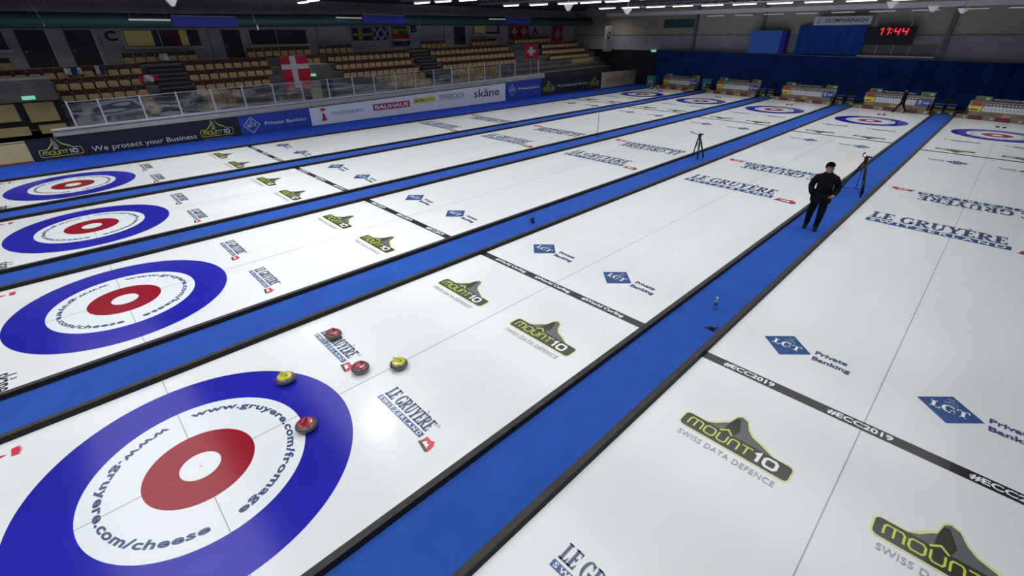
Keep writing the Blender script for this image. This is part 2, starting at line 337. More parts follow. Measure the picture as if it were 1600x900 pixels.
for i, X in enumerate(SX):
    ye = endY(X)
    b = MB(); b.hexa([(X - HW, NEAR, -.04), (X + HW, NEAR, -.04), (X + HW, endY(X + HW), -.04), (X - HW, endY(X - HW), -.04), (X - HW, NEAR, 0), (X + HW, NEAR, 0), (X + HW, endY(X + HW), 0), (X - HW, endY(X - HW), 0)], 'ice')
    sh = b.build('curling_sheet'); tag(sh, 'white ' + ORD[i], 'ice sheet', 'curling sheets side by side')
    b = MB(); b.box(X - .007, X + .007, NEAR, endY(X) - .1, .002, .0025, 'line'); b.build('centre_line', sh)
    for hy, far in ((0, False), (teeY(X), True)):
        h = MB(); h.ring(1.219, 1.826, .003, 'ringblue', (X, hy)); ho = h.build('outer_ring', sh)
        h = MB(); h.ring(.61, 1.219, .003, 'icewhite', (X, hy)); h.build('white_ring', ho)
        h = MB(); h.ring(.225, .61, .003, 'ringred', (X, hy)); h.build('inner_ring', ho)
        h = MB(); h.disc(.225, .003, 'icewhite', (X, hy)); h.disc(.012, .005, 'line', (X, hy), 8); h.build('button', ho)
        h = MB()
        
        for a, c in ((-HW, -1.826), (-1.219, -.61), (.61, 1.219), (1.826, HW)): h.box(X + a, X + c, hy - .006, hy + .006, .0038, .0040, 'line')
        for a, c in ((-.61, -.225), (.225, .61)): h.box(X + a, X + c, hy - .003, hy + .003, .0038, .0040, 'rline')
        h.build('tee_line', sh)
        h = MB()
        for a, c in ((-1.219, -.61), (.61, 1.219)): h.box(X - .006, X + .006, hy + a, hy + c, .0042, .0044, 'line')
        for a, c in ((-.61, -.225), (.225, .61)): h.box(X - .003, X + .003, hy + a, hy + c, .0042, .0044, 'rline')
        h.build('centre_line', ho)
        h = MB()
        if not far:
            bend(h, 'www.gruyere.com/' + tails[i], .965, .145, 173, 8, True, 'navy', X, hy)
            h.build('web_address_text', ho); h = MB()
            bend(h, 'www.gruyere.com/cheese', 1.095, .145, 188, 352, False, 'navy', X, hy)
        else:
            bend(h, 'www.gruyere.com/' + tails[i], .965, .145, -7, -172, True, 'navy', X, hy)
            h.build('web_address_text', ho); h = MB()
            bend(h, 'www.gruyere.com/cheese', 1.095, .145, 8, 172, False, 'navy', X, hy)
        h.build('web_address_text', ho)
    # hog lines
    h = MB(); h.box(X - HW, X + HW, 6.555, 6.745, .003, .0032, 'hog'); ho = h.build('hog_line', sh)
    for k in range(3):
        h = MB()
        w = .98 if i == 3 else .76; x0 = (-1.78, -.50, .80)[k] if i == 3 else (-1.90, -.42, 1.10)[k]
        text(h, hogtxt[i], X + x0, 6.590, w, .12, 'white', lambda u, v, l: (u, v, .0045), bold=.03); h.build('hashtag_text', ho)
    yh = teeY(X) - 6.65 - .05
    h = MB(); h.box(X - HW, X + HW, yh - .09, yh + .09, .003, .0032, 'hog'); h.build('hog_line', sh)
    off = teeY(X) - .75
    def logo(name, fun, ox, oy, flip, **kw):
        g = MB(); fun(g, on_ice(X + ox, oy, flip), **kw); g.build(name, sh)
    for ox in (-1.77, .45): logo('cheese_sponsor_logo', gruyere, ox, 2.21, False)
    for ox in (-1.77, .45): logo('cheese_sponsor_logo', gruyere, -ox, off - 2.21, True)
    for ox in (-1.80, .43): logo('mountain_sponsor_logo', mount10, ox, 4.95, False, W=1.38)
    for ox in (-1.80, .43): logo('mountain_sponsor_logo', mount10, -ox, off - 4.95, True, W=1.38)
    for ox in (-1.36, .79): logo('bank_sponsor_logo', lgt, ox, 7.90, False)
    for ox in (-1.36, .79): logo('bank_sponsor_logo', lgt, -ox, off - 7.90, True)
    logo('large_cheese_logo', gruyere, -1.87, 15.92 if i > 3 else 16.05, False, W=3.02, barh=.30, th=.60, gap=.10)
    logo('large_cheese_logo', gruyere, 1.80, 20.25 - .04 * (i - 3), True, W=3.02, barh=.30, th=.60, gap=.10)
    g = MB(); fn = on_ice(X - 2.05, -2.02); crown_tower(g, fn, .62); text(g, 'HELSINGBORG', .30, .03, .62, .11, 'tgrey', fn); g.build('city_logo', sh)
    g = MB(); text(g, 'skåne', 0, 0, .56, .30, 'hog', on_ice(X + 1.52, -1.92)); g.build('region_lettering', sh)
    # hack
    g = MB(); hy = teeY(X) + 3.1
    for dx in (-.14, .14):
        g.box(X + dx - .08, X + dx + .08, hy - .08, hy + .08, .003, .05, 'blk')
    g = g.build('foot_hack'); tag(g, 'pair of black rubber foot holds behind the far rings of the ' + ['far left', 'second', 'middle', 'fourth', 'rightmost'][i] + ' sheet', 'hack', 'foot holds behind the far rings')

# ------------------------------------------------------------------ walkways and foam dividers
gapn = ['walkway carpet between the two sheets nearest the stands', 'blue walkway carpet beside the thin upright pole', 'blue walkway carpet under the single empty tripod', 'blue walkway carpet the man in black walks on']
def prof_divider(x0, x1, side):
    b = MB(); h = .085; e0, e1 = endY(x0), endY(x1)
    t = .018
    b.hexa([(x0, NEAR, 0), (x1, NEAR, 0), (x1, e1, 0), (x0, e0, 0), (x0 + t, NEAR, h), (x1 - t, NEAR, h), (x1 - t, e1, h), (x0 + t, e0, h)], 'foam')
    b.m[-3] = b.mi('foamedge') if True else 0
    return b
nm = [('far stands walkway', None)]
edges = []
for i, X in enumerate(SX):
    edges += [(X - HW - CW, X - HW, i, 'left'), (X + HW, X + HW + CW, i, 'right')]
pos = ['far left', 'second', 'middle', 'fourth', 'rightmost']
for x0, x1, i, sd in edges:
    o = prof_divider(x0, x1, sd).build('foam_divider')
    tag(o, 'long low black foam divider along the %s edge of the %s ice sheet' % (sd, pos[i]), 'divider', 'black foam dividers edging the sheets')
for i in range(4):
    x0 = SX[i] + HW + CW; x1 = SX[i + 1] - HW - CW
    b = MB(); b.hexa([(x0, NEAR, -.03), (x1, NEAR, -.03), (x1, endY(x1) + 1.9, -.03), (x0, endY(x0) + 1.9, -.03), (x0, NEAR, .004), (x1, NEAR, .004), (x1, endY(x1) + 1.9, .004), (x0, endY(x0) + 1.9, .004)], 'carpet')
    tag(b.build('walkway_carpet'), ('long ' if i == 0 else '') + gapn[i], 'carpet', 'blue walkway carpets')
b = MB(); b.box(-22.5, SX[0] - HW - CW, NEAR, 45.4, -.03, .004, 'carpetdk'); tag(b.build('edge_carpet'), 'blue carpet strip between the far left ice sheet and the advertising boards', 'carpet')
b = MB(); b.box(SX[4] + HW + CW, 12.9, NEAR, 45.4, -.03, .004, 'carpet'); tag(b.build('edge_carpet'), 'blue carpet strip outside the rightmost ice sheet', 'carpet')
b = MB(); b.box(-34, 15, -10, 47, -.3, -.04, 'floor'); struct(b, 'floor')

# ------------------------------------------------------------------ far end: bumpers and scoreboards
def slant(x): return R(-8)
def scoreboard(i):
    X = SX[i]; t = empty('scoreboard', (X - .05, endY(X) + .28, 0), math.atan(-.14))
    tag(t, 'low sponsor-covered scoreboard at the far end of the %s ice sheet' % pos[i], 'scoreboard', 'low scoreboards behind the far rings')
    # foam bumper row
    for k in range(7):
        x0 = -2.15 + k * .62; g = MB(); g.box(x0, x0 + .60, -.22, 0, 0, .2, 'maroon' if k % 2 == 1 else 'stan')
        if k % 2 == 0: g.box(x0 + .36, x0 + .50, -.225, -.22, .04, .15, 'card')
        else: g.box(x0 + .08, x0 + .50, -.225, -.22, .07, .12, 'bred')
        g.build('bumper_block', t)
    A = lambda x, z: (x, .55 + (z - .1) * .35, z)   # leaning face
    def face(g, x0, x1, z0, z1, m, off=0): g.poly([(x0, A(0, z0)[1] - off, z0), (x1, A(0, z0)[1] - off, z0), (x1, A(0, z1)[1] - off, z1), (x0, A(0, z1)[1] - off, z1)], m)
    def slab(g, x0, x1, z0, z1, m, th=.05):
        y0 = A(0, z0)[1]; y1 = A(0, z1)[1]
        g.hexa([(x0, y0, z0), (x1, y0, z0), (x1, y0 + th, z0), (x0, y0 + th, z0), (x0, y1, z1), (x1, y1, z1), (x1, y1 + th, z1), (x0, y1 + th, z1)], m)
    g = MB(); slab(g, -1.95, 1.95, .08, .95, 'stan'); 
    g.box(-1.9, -1.84, .5, 1.2, 0, .5, 'blk'); g.box(1.84, 1.9, .5, 1.2, 0, .5, 'blk'); g.build('board_panel', t)
    g = MB(); slab(g, -1.94, 1.94, .10, .34, 'stan', .02); 
    fn = lambda u, v, l: (u, A(0, v)[1] - .004 - l * .001, v)
    text(g, 'LE GRUYÈRE', -1.3, .16, .9, .12, 'bdark', fn); text(g, 'SWITZERLAND', .5, .16, .9, .12, 'bdark', fn)
    P(g, [(-.25, .13), (.05, .13), (.2, .32), (.0, .28), (-.12, .33)], 'seat', fn, 2); g.v = [(x, y - .012, z) for x, y, z in g.v]; g.build('sponsor_strip', t)
    g = MB(); slab(g, -1.90, -1.30, .36, .66, 'blime', .02); face(g, -1.80, -1.4, .68, .92, 'bred', .03); face(g, -1.78, -1.42, .42, .50, 'bred', .01); g.v = [(x, y - .014, z) for x, y, z in g.v]; g.build('left_sponsor_panel', t)
    g = MB()
    for k in range(14):
        x0 = -1.22 + k * .165; face(g, x0, x0 + .15, .38, .68, 'bwhite', .02); face(g, x0, x0 + .165, .70, .88, 'bdark', .02)
        face(g, x0 + .055, x0 + .10, .45, .62, 'bmgrey', .024); face(g, x0 + .03, x0 + .12, .74, .83, 'card', .024)
    cr = g.build('number_cards', t)
    g = MB(); slab(g, 1.12, 1.9, .36, .80, 'bblue', .02); face(g, 1.22, 1.38, .46, .70, 'card', .02); face(g, 1.48, 1.8, .52, .62, 'card', .02); g.v = [(x, y - .012, z) for x, y, z in g.v]; g.build('right_sponsor_panel', t)
    g = MB(); slab(g, -1.05, .95, .98, 1.12, 'bblack', .03); fn2 = lambda u, v, l: (u, A(0, v)[1] - .006, v)
    text(g, 'We protect your Business', -.9, 1.01, 1.7, .08, 'btext', fn2); g.build('header_plate', t)
    for x0 in (-1.8, 1.15):
        g = MB(); slab(g, x0, x0 + .75, .98, 1.20, 'green', .03)
        face(g, x0 + .50, x0 + .66, 1.03, 1.13, 'card', .01); face(g, x0 + .1, x0 + .45, 1.04, 1.10, 'black', .01)
        g.box(x0 + .3, x0 + .34, A(0, .9)[1] + .02, A(0, .9)[1] + .05, .85, 1.0, 'blk'); g.build('header_plate', t)
    return t
for i in range(5): scoreboard(i)
for k, (i, dx) in enumerate([(1, -2.62), (1, 2.40), (2, -2.62), (2, 2.40), (3, -2.62), (3, 2.40), (4, -2.62)]):
    x = SX[i] + dx; t = empty('sign_box', (x, endY(x) + .75, 0), math.atan(-.14))
    g = MB(); g.box(-.23, .23, 0, .18, .02, .30, 'green'); g.box(-.23, .23, 0, .18, .34, .60, 'blk'); g.box(-.23, .23, .0, .18, .30, .34, 'blk')
    g.box(-.2, -.02, -.01, 0, .07, .14, 'black'); g.box(.05, .2, -.01, 0, .07, .17, 'card'); g.box(-.2, .2, -.01, 0, .42, .49, 'bmgrey'); g.build('cabinet', t)
    g = MB(); g.box(-.26, .26, -.02, .22, .60, .64, 'bblue'); g.build('lid', t)
    tag(t, 'small green and black sign box to the %s of the %s scoreboard' % ('left' if dx < 0 else 'right', pos[i]), 'sign box', 'sign boxes beside the scoreboards')
for k, (x, y) in enumerate([(-9.05, 44.0), (-3.35, 43.15), (2.45, 42.3)]):
    t = empty('folding_chair', (x + .2, y + .6, 0))
    g = MB(); g.box(-.2, .2, -.2, .2, .42, .46, 'blk'); g.build('seat', t)
    g = MB(); g.box(-.2, .2, .18, .22, .5, .85, 'blk'); g.build('backrest', t)
    for a in (-.18, .18):
        for c in (-.18, .18): g = MB(); g.box(a - .015, a + .015, c - .015, c + .015, 0, .86 if c > 0 else .42, 'blk'); g.build('leg', t)
    tag(t, 'black chair at the far end of the walkway, %s of the three' % ('leftmost', 'middle', 'rightmost')[k], 'chair', 'black chairs by the curtain')
for k, (x, y) in enumerate([(-20.2, 44.6), (-14.62, 44.95)]):
    g = MB(); g.box(-.40, .40, -.2, .2, 0, .85, 'teal'); g.box(-.44, .44, -.24, .24, .85, .92, 'teal'); g.box(-.25, .25, -.21, -.2, .3, .55, 'card')
    tag(g.build('waste_bin', loc=(x, y, .004)), 'teal square box bin %s the leftmost scoreboard' % ('left of' if k == 0 else 'right of'), 'bin', 'teal bins by the leftmost scoreboard')

# ------------------------------------------------------------------ curling stones
def stone(colr, loc, rz, label, group):
    t = empty('curling_stone', loc, rz); tag(t, label, 'curling stone', group)
    g = MB(); prof = [(0, .0), (.065, .0), (.09, .006), (.118, .02), (.137, .040), (.1435, .055)]
    g.lathe(prof, 'granite'); g.lathe([(.1435, .055), (.1445, .0635), (.1435, .072)], 'granband'); g.lathe([(.1435, .072), (.138, .088), (.122, .104), (.105, .112), (0, .114)], 'granite')
    g.build('granite_body', t)
    g = MB(); g.lathe([(.108, .110), (.106, .120), (.09, .125), (.03, .128), (0, .128)], colr); g.build('cap', t)
    g = MB(); pts = [(.045, 0, .120), (.047, 0, .150), (.035, 0, .168), (.0, 0, .172), (-.05, 0, .170), (-.085, 0, .166)]
    g.tube(pts, .014, colr, 10, .012); g.build('handle', t)
    return t
SG = 'stones lying in and near the near house'
stone('stonered', (-1.45, 2.44, .004), 2.2, 'red-topped curling stone lying on the left cheese logo, farthest from the rings', SG)
stone('stonered', (-.27, 2.33, .004), 1.9, 'red-topped curling stone between the cheese logo and the lone yellow stone', SG)
stone('stoneyel', (.08, 2.82, .004), .5, 'yellow-topped curling stone on the centre line beyond the rings', SG)
stone('stoneyel', (-.85, 1.38, .004), .4, 'yellow-topped curling stone on the edge of the big blue ring', SG)
stone('stonered', (.33, 1.21, .004), 2.4, 'red-topped curling stone touching the inside of the big blue ring', SG)
rs = [(-19.0, 42.6), (-18.6, 42.95), (-18.2, 42.5), (-17.9, 42.9), (-18.75, 42.3), (-15.6, 42.3), (-15.2, 42.6), (-15.35, 42.1)]
for k, (x, y) in enumerate(rs):
    lab = 'small distant curling stone waiting at the %s back corner of the far left sheet' % ('left' if k < 5 else 'right')
    stone('stonered' if k % 2 else 'stoneyel', (x, y, .001), k, lab, 'waiting stones, ' + ('left' if k < 5 else 'right') + ' back corner')

# ------------------------------------------------------------------ tripods, pole, bottle, gadgets
def tripod(loc, s, feet, handle, label, curl=False):
    t = empty('camera_tripod', loc); tag(t, label, 'tripod')
    top = .80 * s
    for k, (fx, fy) in enumerate(feet):
        g = MB(); a = Vector((0.04 * (fx > 0) - .04 * (fx < 0), .02 * (k - 1), top)); f = Vector((fx, fy, .03)); mid = a.lerp(f, .5)
        g.tube([a, mid], .034, 'blk', 8); g.tube([mid, f], .026, 'blk', 8); g.tube([mid + Vector((.02, .0, .03)), f + Vector((.02, 0, .03))], .010, 'blk', 6)
        lg = g.build('leg', t)
        g = MB(); g.lathe([(0, 0), (.03, 0), (.03, .02), (.015, .04), (0, .05)], 'blk', (fx, fy, 0), 10); g.build('rubber_foot', lg)
    g = MB()
    c = Vector((0, 0, .16 * s))
    for fx, fy in feet: g.tube([c, Vector((fx * .8, fy * .8, .10 * s))], .010, 'blk', 6)
    g.tube([c, (0, 0, top * .9)], .012, 'blk', 6); g.build('spreader', t)
    g = MB(); g.lathe([(0, top - .05), (.06, top - .04), (.07, top), (.05, top + .05), (.055, top + .08), (0, top + .08)], 'blk', n=14); g.build('bowl', t)
    g = MB(); g.box(-.05, .05, -.07, .07, top + .07, top + .17, 'blk'); g.box(-.04, .14, -.045, .045, top + .17, top + .205, 'blk'); g.tube([(0, -.1, top + .11), (0, .1, top + .11)], .03, 'blk', 10); g.build('fluid_head', t)
    g = MB(); g.tube(handle(top), .013, 'blk', 8); g.tube([handle(top)[-2], handle(top)[-1]], .020, 'blk', 8); g.build('pan_handle', t)
    return t
tripod((-3.08, 19.45, .004), 1.0, [(-.23, .15), (.20, -.28), (.22, .22)], lambda z: [(0, .02, z + .14), (-.15, -.02, z + .16), (-.30, -.03, z + .20), (-.42, -.03, z + .24)], 'empty black camera tripod standing alone on the walkway away from the man')
tripod((2.93, 18.35, .004), 1.30, [(-.44, .10), (.24, -.22), (.20, .22)], lambda z: [(0, -.02, z + .14), (-.08, -.05, z + .18), (-.12, -.06, z + .20), (-.12, -.06, z + .27), (-.07, -.06, z + .31)], 'tall black camera tripod on the walkway right behind the man in black')
t = empty('microphone_stand', (-8.88, 20.3, .004)); tag(t, 'thin upright dark pole on a small round base on the walkway', 'pole')
g = MB(); g.lathe([(0, 0), (.16, 0), (.16, .02), (.03, .04), (0, .04)], 'blk', n=20); g.build('base', t)
g = MB(); g.tube([(0, 0, .03), (0, 0, 1.27)], .012, 'blk', 8); g.build('pole', t)
t = empty('water_bottle', (2.86, 8.20, .004)); tag(t, 'small clear bluish water bottle with white cap standing on the blue walkway', 'bottle')
g = MB(); g.lathe([(0, 0), (.030, 0), (.034, .01), (.034, .15), (.030, .175), (.014, .205), (.014, .212), (0, .212)], 'bottle', n=16); g.build('bottle_body', t)
g = MB(); g.lathe([(.016, .208), (.017, .235), (.012, .242), (0, .242)], 'cap', n=12); g.build('cap', t)
g = MB(); g.lathe([(.0345, .06), (.0345, .13)], 'bblue', n=16); g.build('label', t)
t = empty('timing_sensor', (3.15, 7.42, .004)); tag(t, 'small dark gadget lying by the foam divider just past the hog line', 'sensor')
g = MB(); g.box(-.05, .05, -.03, .03, 0, .05, 'blk'); g.box(-.03, .03, -.02, .02, .05, .07, 'foam'); g.build('body', t)
g = MB(); g.tube([(-.05, 0, .02), (-.09, -.02, .04), (-.10, -.06, .02)], .010, 'blk', 6); g.build('cable', t)
g = MB(); g.tube([(.05, 0, .05), (.08, .03, .08), (.10, .04, .06)], .010, 'blk', 6); g.build('clip', t)
t = empty('two_lobed_gadget', (-2.80, 8.98, .004)); tag(t, 'small black two-lobed gadget standing on the middle walkway near its foam divider', 'gadget')  # small dark device of unclear use, built as an approximate shape
g = MB(); g.lathe([(0, 0), (.04, 0), (.045, .06), (.02, .09), (0, .09)], 'blk', (.03, 0, 0), 12); g.build('base', t)
g = MB(); g.lathe([(0, .09), (.035, .10), (.045, .13), (.03, .16), (0, .165)], 'blk', (.03, .0, 0), 12); g.lathe([(0, .05), (.03, .06), (.04, .085), (.03, .11), (0, .115)], 'blk', (-.05, 0, 0), 12); g.build('knob', t)

# ------------------------------------------------------------------ people
def person_body(name, joints, edges, cut, parent):
    me = bpy.data.meshes.new(name); names = list(joints); me.from_pydata([joints[k][0] for k in names], [(names.index(a), names.index(b)) for a, b in edges], [])
    o = bpy.data.objects.new(name, me); col.objects.link(o)
    md = o.modifiers.new('s', 'SKIN'); md.branch_smoothing = .6; sb = o.modifiers.new('u', 'SUBSURF'); sb.levels = 2; sb.render_levels = 2
    for k, n in enumerate(names):
        r = joints[n][1]; me.skin_vertices[0].data[k].radius = r if isinstance(r, tuple) else (r, r); me.skin_vertices[0].data[k].use_root = (k == 0)
    dg = bpy.context.evaluated_depsgraph_get(); nm_ = bpy.data.meshes.new_from_object(o.evaluated_get(dg))
    bpy.data.objects.remove(o); o = bpy.data.objects.new(name, nm_); col.objects.link(o); o.parent = parent
    for k in ('cloth', 'skin', 'trous', 'blk'): nm_.materials.append(M[k])
    for p in nm_.polygons: p.use_smooth = True; p.material_index = cut(p.center)
    return o
def build_person(loc, rz, pose, label, s=1.0):
    t = empty('person', loc, rz); t.scale = (s, s, s); tag(t, label, 'person')
    J, E = pose()
    hd = Vector(J['head'][0]); hands = [Vector(J[k][0]) for k in J if k.startswith('hand')]
    def cut(c):
        if (c - hd).length < .20 and c.z > J['neck'][0][2] + .015: return 1
        for h in hands:
            if (c - h).length < .045: return 1
        if c.z < .075: return 3
        if c.z < J['pelvis'][0][2] - .10: return 2
        return 0
    person_body('body', J, E, cut, t)
    return t, hd
def man_pose():
    # local: faces -y, x to his left (image right)
    J = {'pelvis': ((0, 0, .88), (.205, .165)), 'waist': ((0, .0, 1.04), (.225, .18)), 'chest': ((-.005, .0, 1.26), (.235, .17)), 'upch': ((-.01, .015, 1.39), (.18, .13)), 'neck': ((-.015, .01, 1.52), .066), 'head': ((-.01, -.015, 1.62), (.078, .092)), 'crown': ((-.01, -.005, 1.71), (.076, .090)),
         'shL': ((.20, .01, 1.39), .098), 'elL': ((.30, .05, 1.13), .085), 'wrL': ((.245, -.12, 1.00), .060), 'handL': ((.205, -.15, .965), .042),
         'shR': ((-.215, .01, 1.39), .098), 'elR': ((-.295, .07, 1.14), .085), 'wrR': ((-.245, -.10, .99), .062), 'pockR': ((-.20, -.13, .94), .045),
         'hipL': ((.095, 0, .77), .125), 'knL': ((.11, -.05, .46), .092), 'anL': ((.09, .02, .10), .066), 'toL': ((.10, -.15, .045), .045), 'toL2': ((.105, -.19, .04), .036),
         'hipR': ((-.095, 0, .77), .125), 'knR': ((-.13, .0, .46), .092), 'anR': ((-.135, .14, .11), .066), 'toR': ((-.16, -.03, .05), .045), 'toR2': ((-.165, -.075, .042), .036)}
    E = [('pelvis', 'waist'), ('waist', 'chest'), ('chest', 'upch'), ('upch', 'neck'), ('neck', 'head'), ('head', 'crown'), ('upch', 'shL'), ('shL', 'elL'), ('elL', 'wrL'), ('wrL', 'handL'), ('upch', 'shR'), ('shR', 'elR'), ('elR', 'wrR'), ('wrR', 'pockR'),
         ('pelvis', 'hipL'), ('hipL', 'knL'), ('knL', 'anL'), ('anL', 'toL'), ('toL', 'toL2'), ('pelvis', 'hipR'), ('hipR', 'knR'), ('knR', 'anR'), ('anR', 'toR'), ('toR', 'toR2')]
    return J, E
def head_parts(t, hd, turn):
    hr = Matrix.Translation(hd) @ Matrix.Rotation(turn, 4, 'Z')
    def ell(g, c, r, m, n=12, zc=None):
        vs = []; fs = []
        for i in range(n + 1):
            for j in range(2 * n):
                a = pi * i / n; b_ = pi * j / n
                vs.append(tuple(hr @ Vector((c[0] + r[0] * sin(a) * cos(b_), c[1] + r[1] * sin(a) * sin(b_), c[2] + r[2] * cos(a)))))
        for i in range(n):
            for j in range(2 * n): fs.append((i * 2 * n + j, (i + 1) * 2 * n + j, (i + 1) * 2 * n + (j + 1) % (2 * n), i * 2 * n + (j + 1) % (2 * n)))
        if zc: fs = [f for f in fs if zc(sum((Vector(vs[k]) for k in f), Vector()) / 4)]
        g.mesh(vs, fs, m, True)
    inv = hr.inverted()
    g = MB(); ell(g, (0, .014, .050), (.098, .116, .112), 'hair', 16, lambda p: (inv @ p).z > .07 or (inv @ p).y > .012 + (.0 if (inv @ p).z > -.02 else .5)); g.build('hair', t)
    g = MB()
    for sx in (-.032, .032): ell(g, (sx, -.094, .035), (.012, .008, .007), 'eye', 6)
    g.build('eyes', t)
    g = MB(); ell(g, (0, -.105, .008), (.013, .020, .026), 'skin', 6); ell(g, (0, -.088, -.045), (.022, .010, .006), 'maroon', 6)
    for sx in (-.083, .083): ell(g, (sx, .01, .02), (.010, .020, .030), 'skin', 6)
    g.build('face_features', t)
def hand_fingers(t, base, dirn, side, n=4):
    g = MB(); base = Vector(base); d = Vector(dirn).normalized(); s = Vector(side).normalized(); up = d.cross(s)
    base -= d * .03; g.tube([base - d * .01, base + d * .05, base + d * .075], .024, 'skin', 10, .028)
    for k in range(n):
        o = base + d * .075 + s * (-.027 + .018 * k); L = (.045, .055, .058, .048)[k]
        g.tube([o, o + d * L * .5, o + d * L * .8 - up * .018, o + d * L * .9 - up * .034], .0085, 'skin', 6, .007)
    o = base + d * .03 + s * .03; g.tube([o, o + s * .025 + d * .025, o + s * .022 + d * .055], .010, 'skin', 6, .008)
    g.build('hand', t)
t, hd = build_person((2.89, 14.0, .004), R(12), man_pose, 'man in black jacket and dark trousers strolling on the blue walkway, head turned', 1.02)
head_parts(t, hd, R(42))
hand_fingers(t, (.225, -.165, .985), (-.75, -.2, -.6), (.3, .2, -.6))
g = MB(); g.lathe([(.228, .76), (.240, .84), (.245, .95), (.235, 1.05)], 'cloth', n=24); g.v = [(x, y * .80, z) for x, y, z in g.v]; g.build('jacket_hem', t)
g = MB(); g.lathe([(.068, 1.475), (.076, 1.51), (.066, 1.535)], 'cloth', (0, .01, 0), n=16); g.build('collar', t)
def man2_pose():
    J, E = man_pose(); J = dict(J)
    J['elL'] = ((.24, .14, 1.16), .056); J['wrL'] = ((.22, .05, .94), .042); J['handL'] = ((.22, .02, .86), .038)
    J['elR'] = ((-.24, -.06, 1.17), .056); J['wrR'] = ((-.20, -.20, .98), .042); J['handR'] = ((-.19, -.24, .91), .038); E = E + [('wrR', 'handR')]; del J['pockR']; E = [e for e in E if 'pockR' not in e]
    J['knL'] = ((.10, -.20, .50), .072); J['anL'] = ((.10, -.28, .10), .05); J['toL'] = ((.10, -.45, .05), .045); J['toL2'] = ((.10, -.49, .042), .036)
    J['knR'] = ((-.10, .12, .48), .072); J['anR'] = ((-.10, .36, .12), .05); J['toR'] = ((-.10, .22, .05), .045); J['toR2'] = ((-.10, .18, .042), .036)
    return J, E
t, hd = build_person((.62, 40.40, .0), R(-100), man2_pose, 'distant person in black walking past the fourth scoreboard', .84)
head_parts(t, hd, R(-5))

# ------------------------------------------------------------------ advertising boards on the left
BX = -22.6
def bfn(y0, z0, ks=1):
    return lambda u, v, l: (BX + .045 + l * .002, y0 + u * ks, z0 + v * ks)
def adboard(name, y0, y1, h0, h1, m, label):
    t = empty('advertising_board', (0, 0, 0)); tag(t, label, 'advertising board', 'advertising boards along the stands')
    g = MB(); g.hexa([(BX, y0, .004), (BX + .04, y0, .004), (BX + .04, y1, .004), (BX, y1, .004), (BX, y0, h0), (BX + .04, y0, h0), (BX + .04, y1, h1), (BX, y1, h1)], m); g.build('panel', t)
    g = MB(); g.hexa([(BX - .02, y0, h0), (BX + .06, y0, h0), (BX + .06, y1, h1), (BX - .02, y1, h1), (BX - .02, y0, h0 + .03), (BX + .06, y0, h0 + .03), (BX + .06, y1, h1 + .03), (BX - .02, y1, h1 + .03)], 'bblack' if m in ('bblack', 'bwhite') else m); g.build('top_rail', t)
    return t
BM = ('blime', 'bblack', 'bmgrey', 'blime', 'btext2', 'bmgrey')
t = adboard('a', -6, -.86, .80, .84, 'btan', 'tan advertising board with a red emblem, leftmost along the stands')
g = MB(); f = bfn(-2.0, .16, .5); crown_tower(g, f, .9, 'bred'); g.box(BX + .04, BX + .05, -6, -.88, .02, .07, 'bred'); g.build('red_emblem', t)
t = adboard('b', -.86, 7.34, .86, .92, 'bblack', 'long black advertising board with white lettering and two lime mountain logos, nearest one')
g = MB(); mount10(g, bfn(-.58, .14, 1.06), W=1.30, H=.26, up=1.0, mats=BM, outline=True); g.build('mountain_logo', t)
g = MB(); mount10(g, bfn(5.48, .16, 1.06), W=1.38, H=.28, up=1.1, mats=BM, outline=True); g.build('mountain_logo', t)
g = MB(); text(g, 'We protect your Business', 1.12, .06, 4.12, .29, 'btext', bfn(0, 0)); g.build('lettering', t)
def lgtb(t, y, z, r, ty0, ty1, tz, th):
    g = MB(); lgt(g, bfn(y, z), r, False, ('bblue', 'btext', 'btext'), True); g.build('diamond_logo', t)
    g = MB(); text(g, 'Private Banking', ty0, tz, ty1 - ty0, th, 'btext2', bfn(0, 0), bold=.02); g.build('lettering', t)
t = adboard('c', 7.34, 11.14, .92, .98, 'bblue', 'blue bank advertising board between the long black and the white one')
lgtb(t, 7.92, .44, .40, 8.58, 10.88, .30, .24)
t = adboard('d', 11.14, 26.73, .98, 1.30, 'bwhite', 'long white advertising board with five sponsor names')
g = MB(); crown_tower(g, bfn(11.76, .20, 1.06), 1.0, 'bred'); text(g, 'HELSINGBORG', 12.42, .48, 2.05, .17, 'bmgrey', bfn(0, 0)); g.build('city_logo', t)
g = MB(); f = bfn(0, 0); P(g, rc(15.18, 17.90, .42, .80), 'bred', f, 1); text(g, 'BAUHAUS', 15.3, .49, 2.48, .24, 'bwhite', f, bold=.03); g.build('red_logo', t)
g = MB(); P(g, rc(18.22, 20.02, .56, .90), 'blime', f, 1); text(g, 'NON', 18.3, .62, .75, .2, 'bdark', f, bold=.03); text(g, '.com', 19.08, .62, .85, .2, 'seat', f, bold=.02); g.build('yellow_logo', t)
g = MB(); text(g, 'SWEROCK', 20.32, .64, 2.3, .30, 'bdark', f); P(g, rc(20.32, 22.62, .56, .58), 'bmgrey', f, 1); g.build('grey_logo', t)
g = MB(); text(g, 'skåne', 23.5, .48, 2.58, .56, 'bdark', f, bold=.01); g.build('black_logo', t)
t = adboard('e', 26.73, 30.9, 1.30, 1.36, 'bblue', 'blue bank advertising board just past the long white one')
lgtb(t, 27.5, .72, .40, 28.15, 30.65, .62, .24)
t = adboard('f', 30.9, 39.4, 1.36, 1.38, 'bblack', 'long black advertising board with lime mountain logos, far one')
g = MB(); mount10(g, bfn(31.2, .36, 1.0), W=1.45, H=.28, up=1.0, mats=BM, outline=True); g.build('mountain_logo', t)
g = MB(); mount10(g, bfn(37.6, .40, 1.0), W=1.45, H=.28, up=1.0, mats=BM, outline=True); g.build('mountain_logo', t)
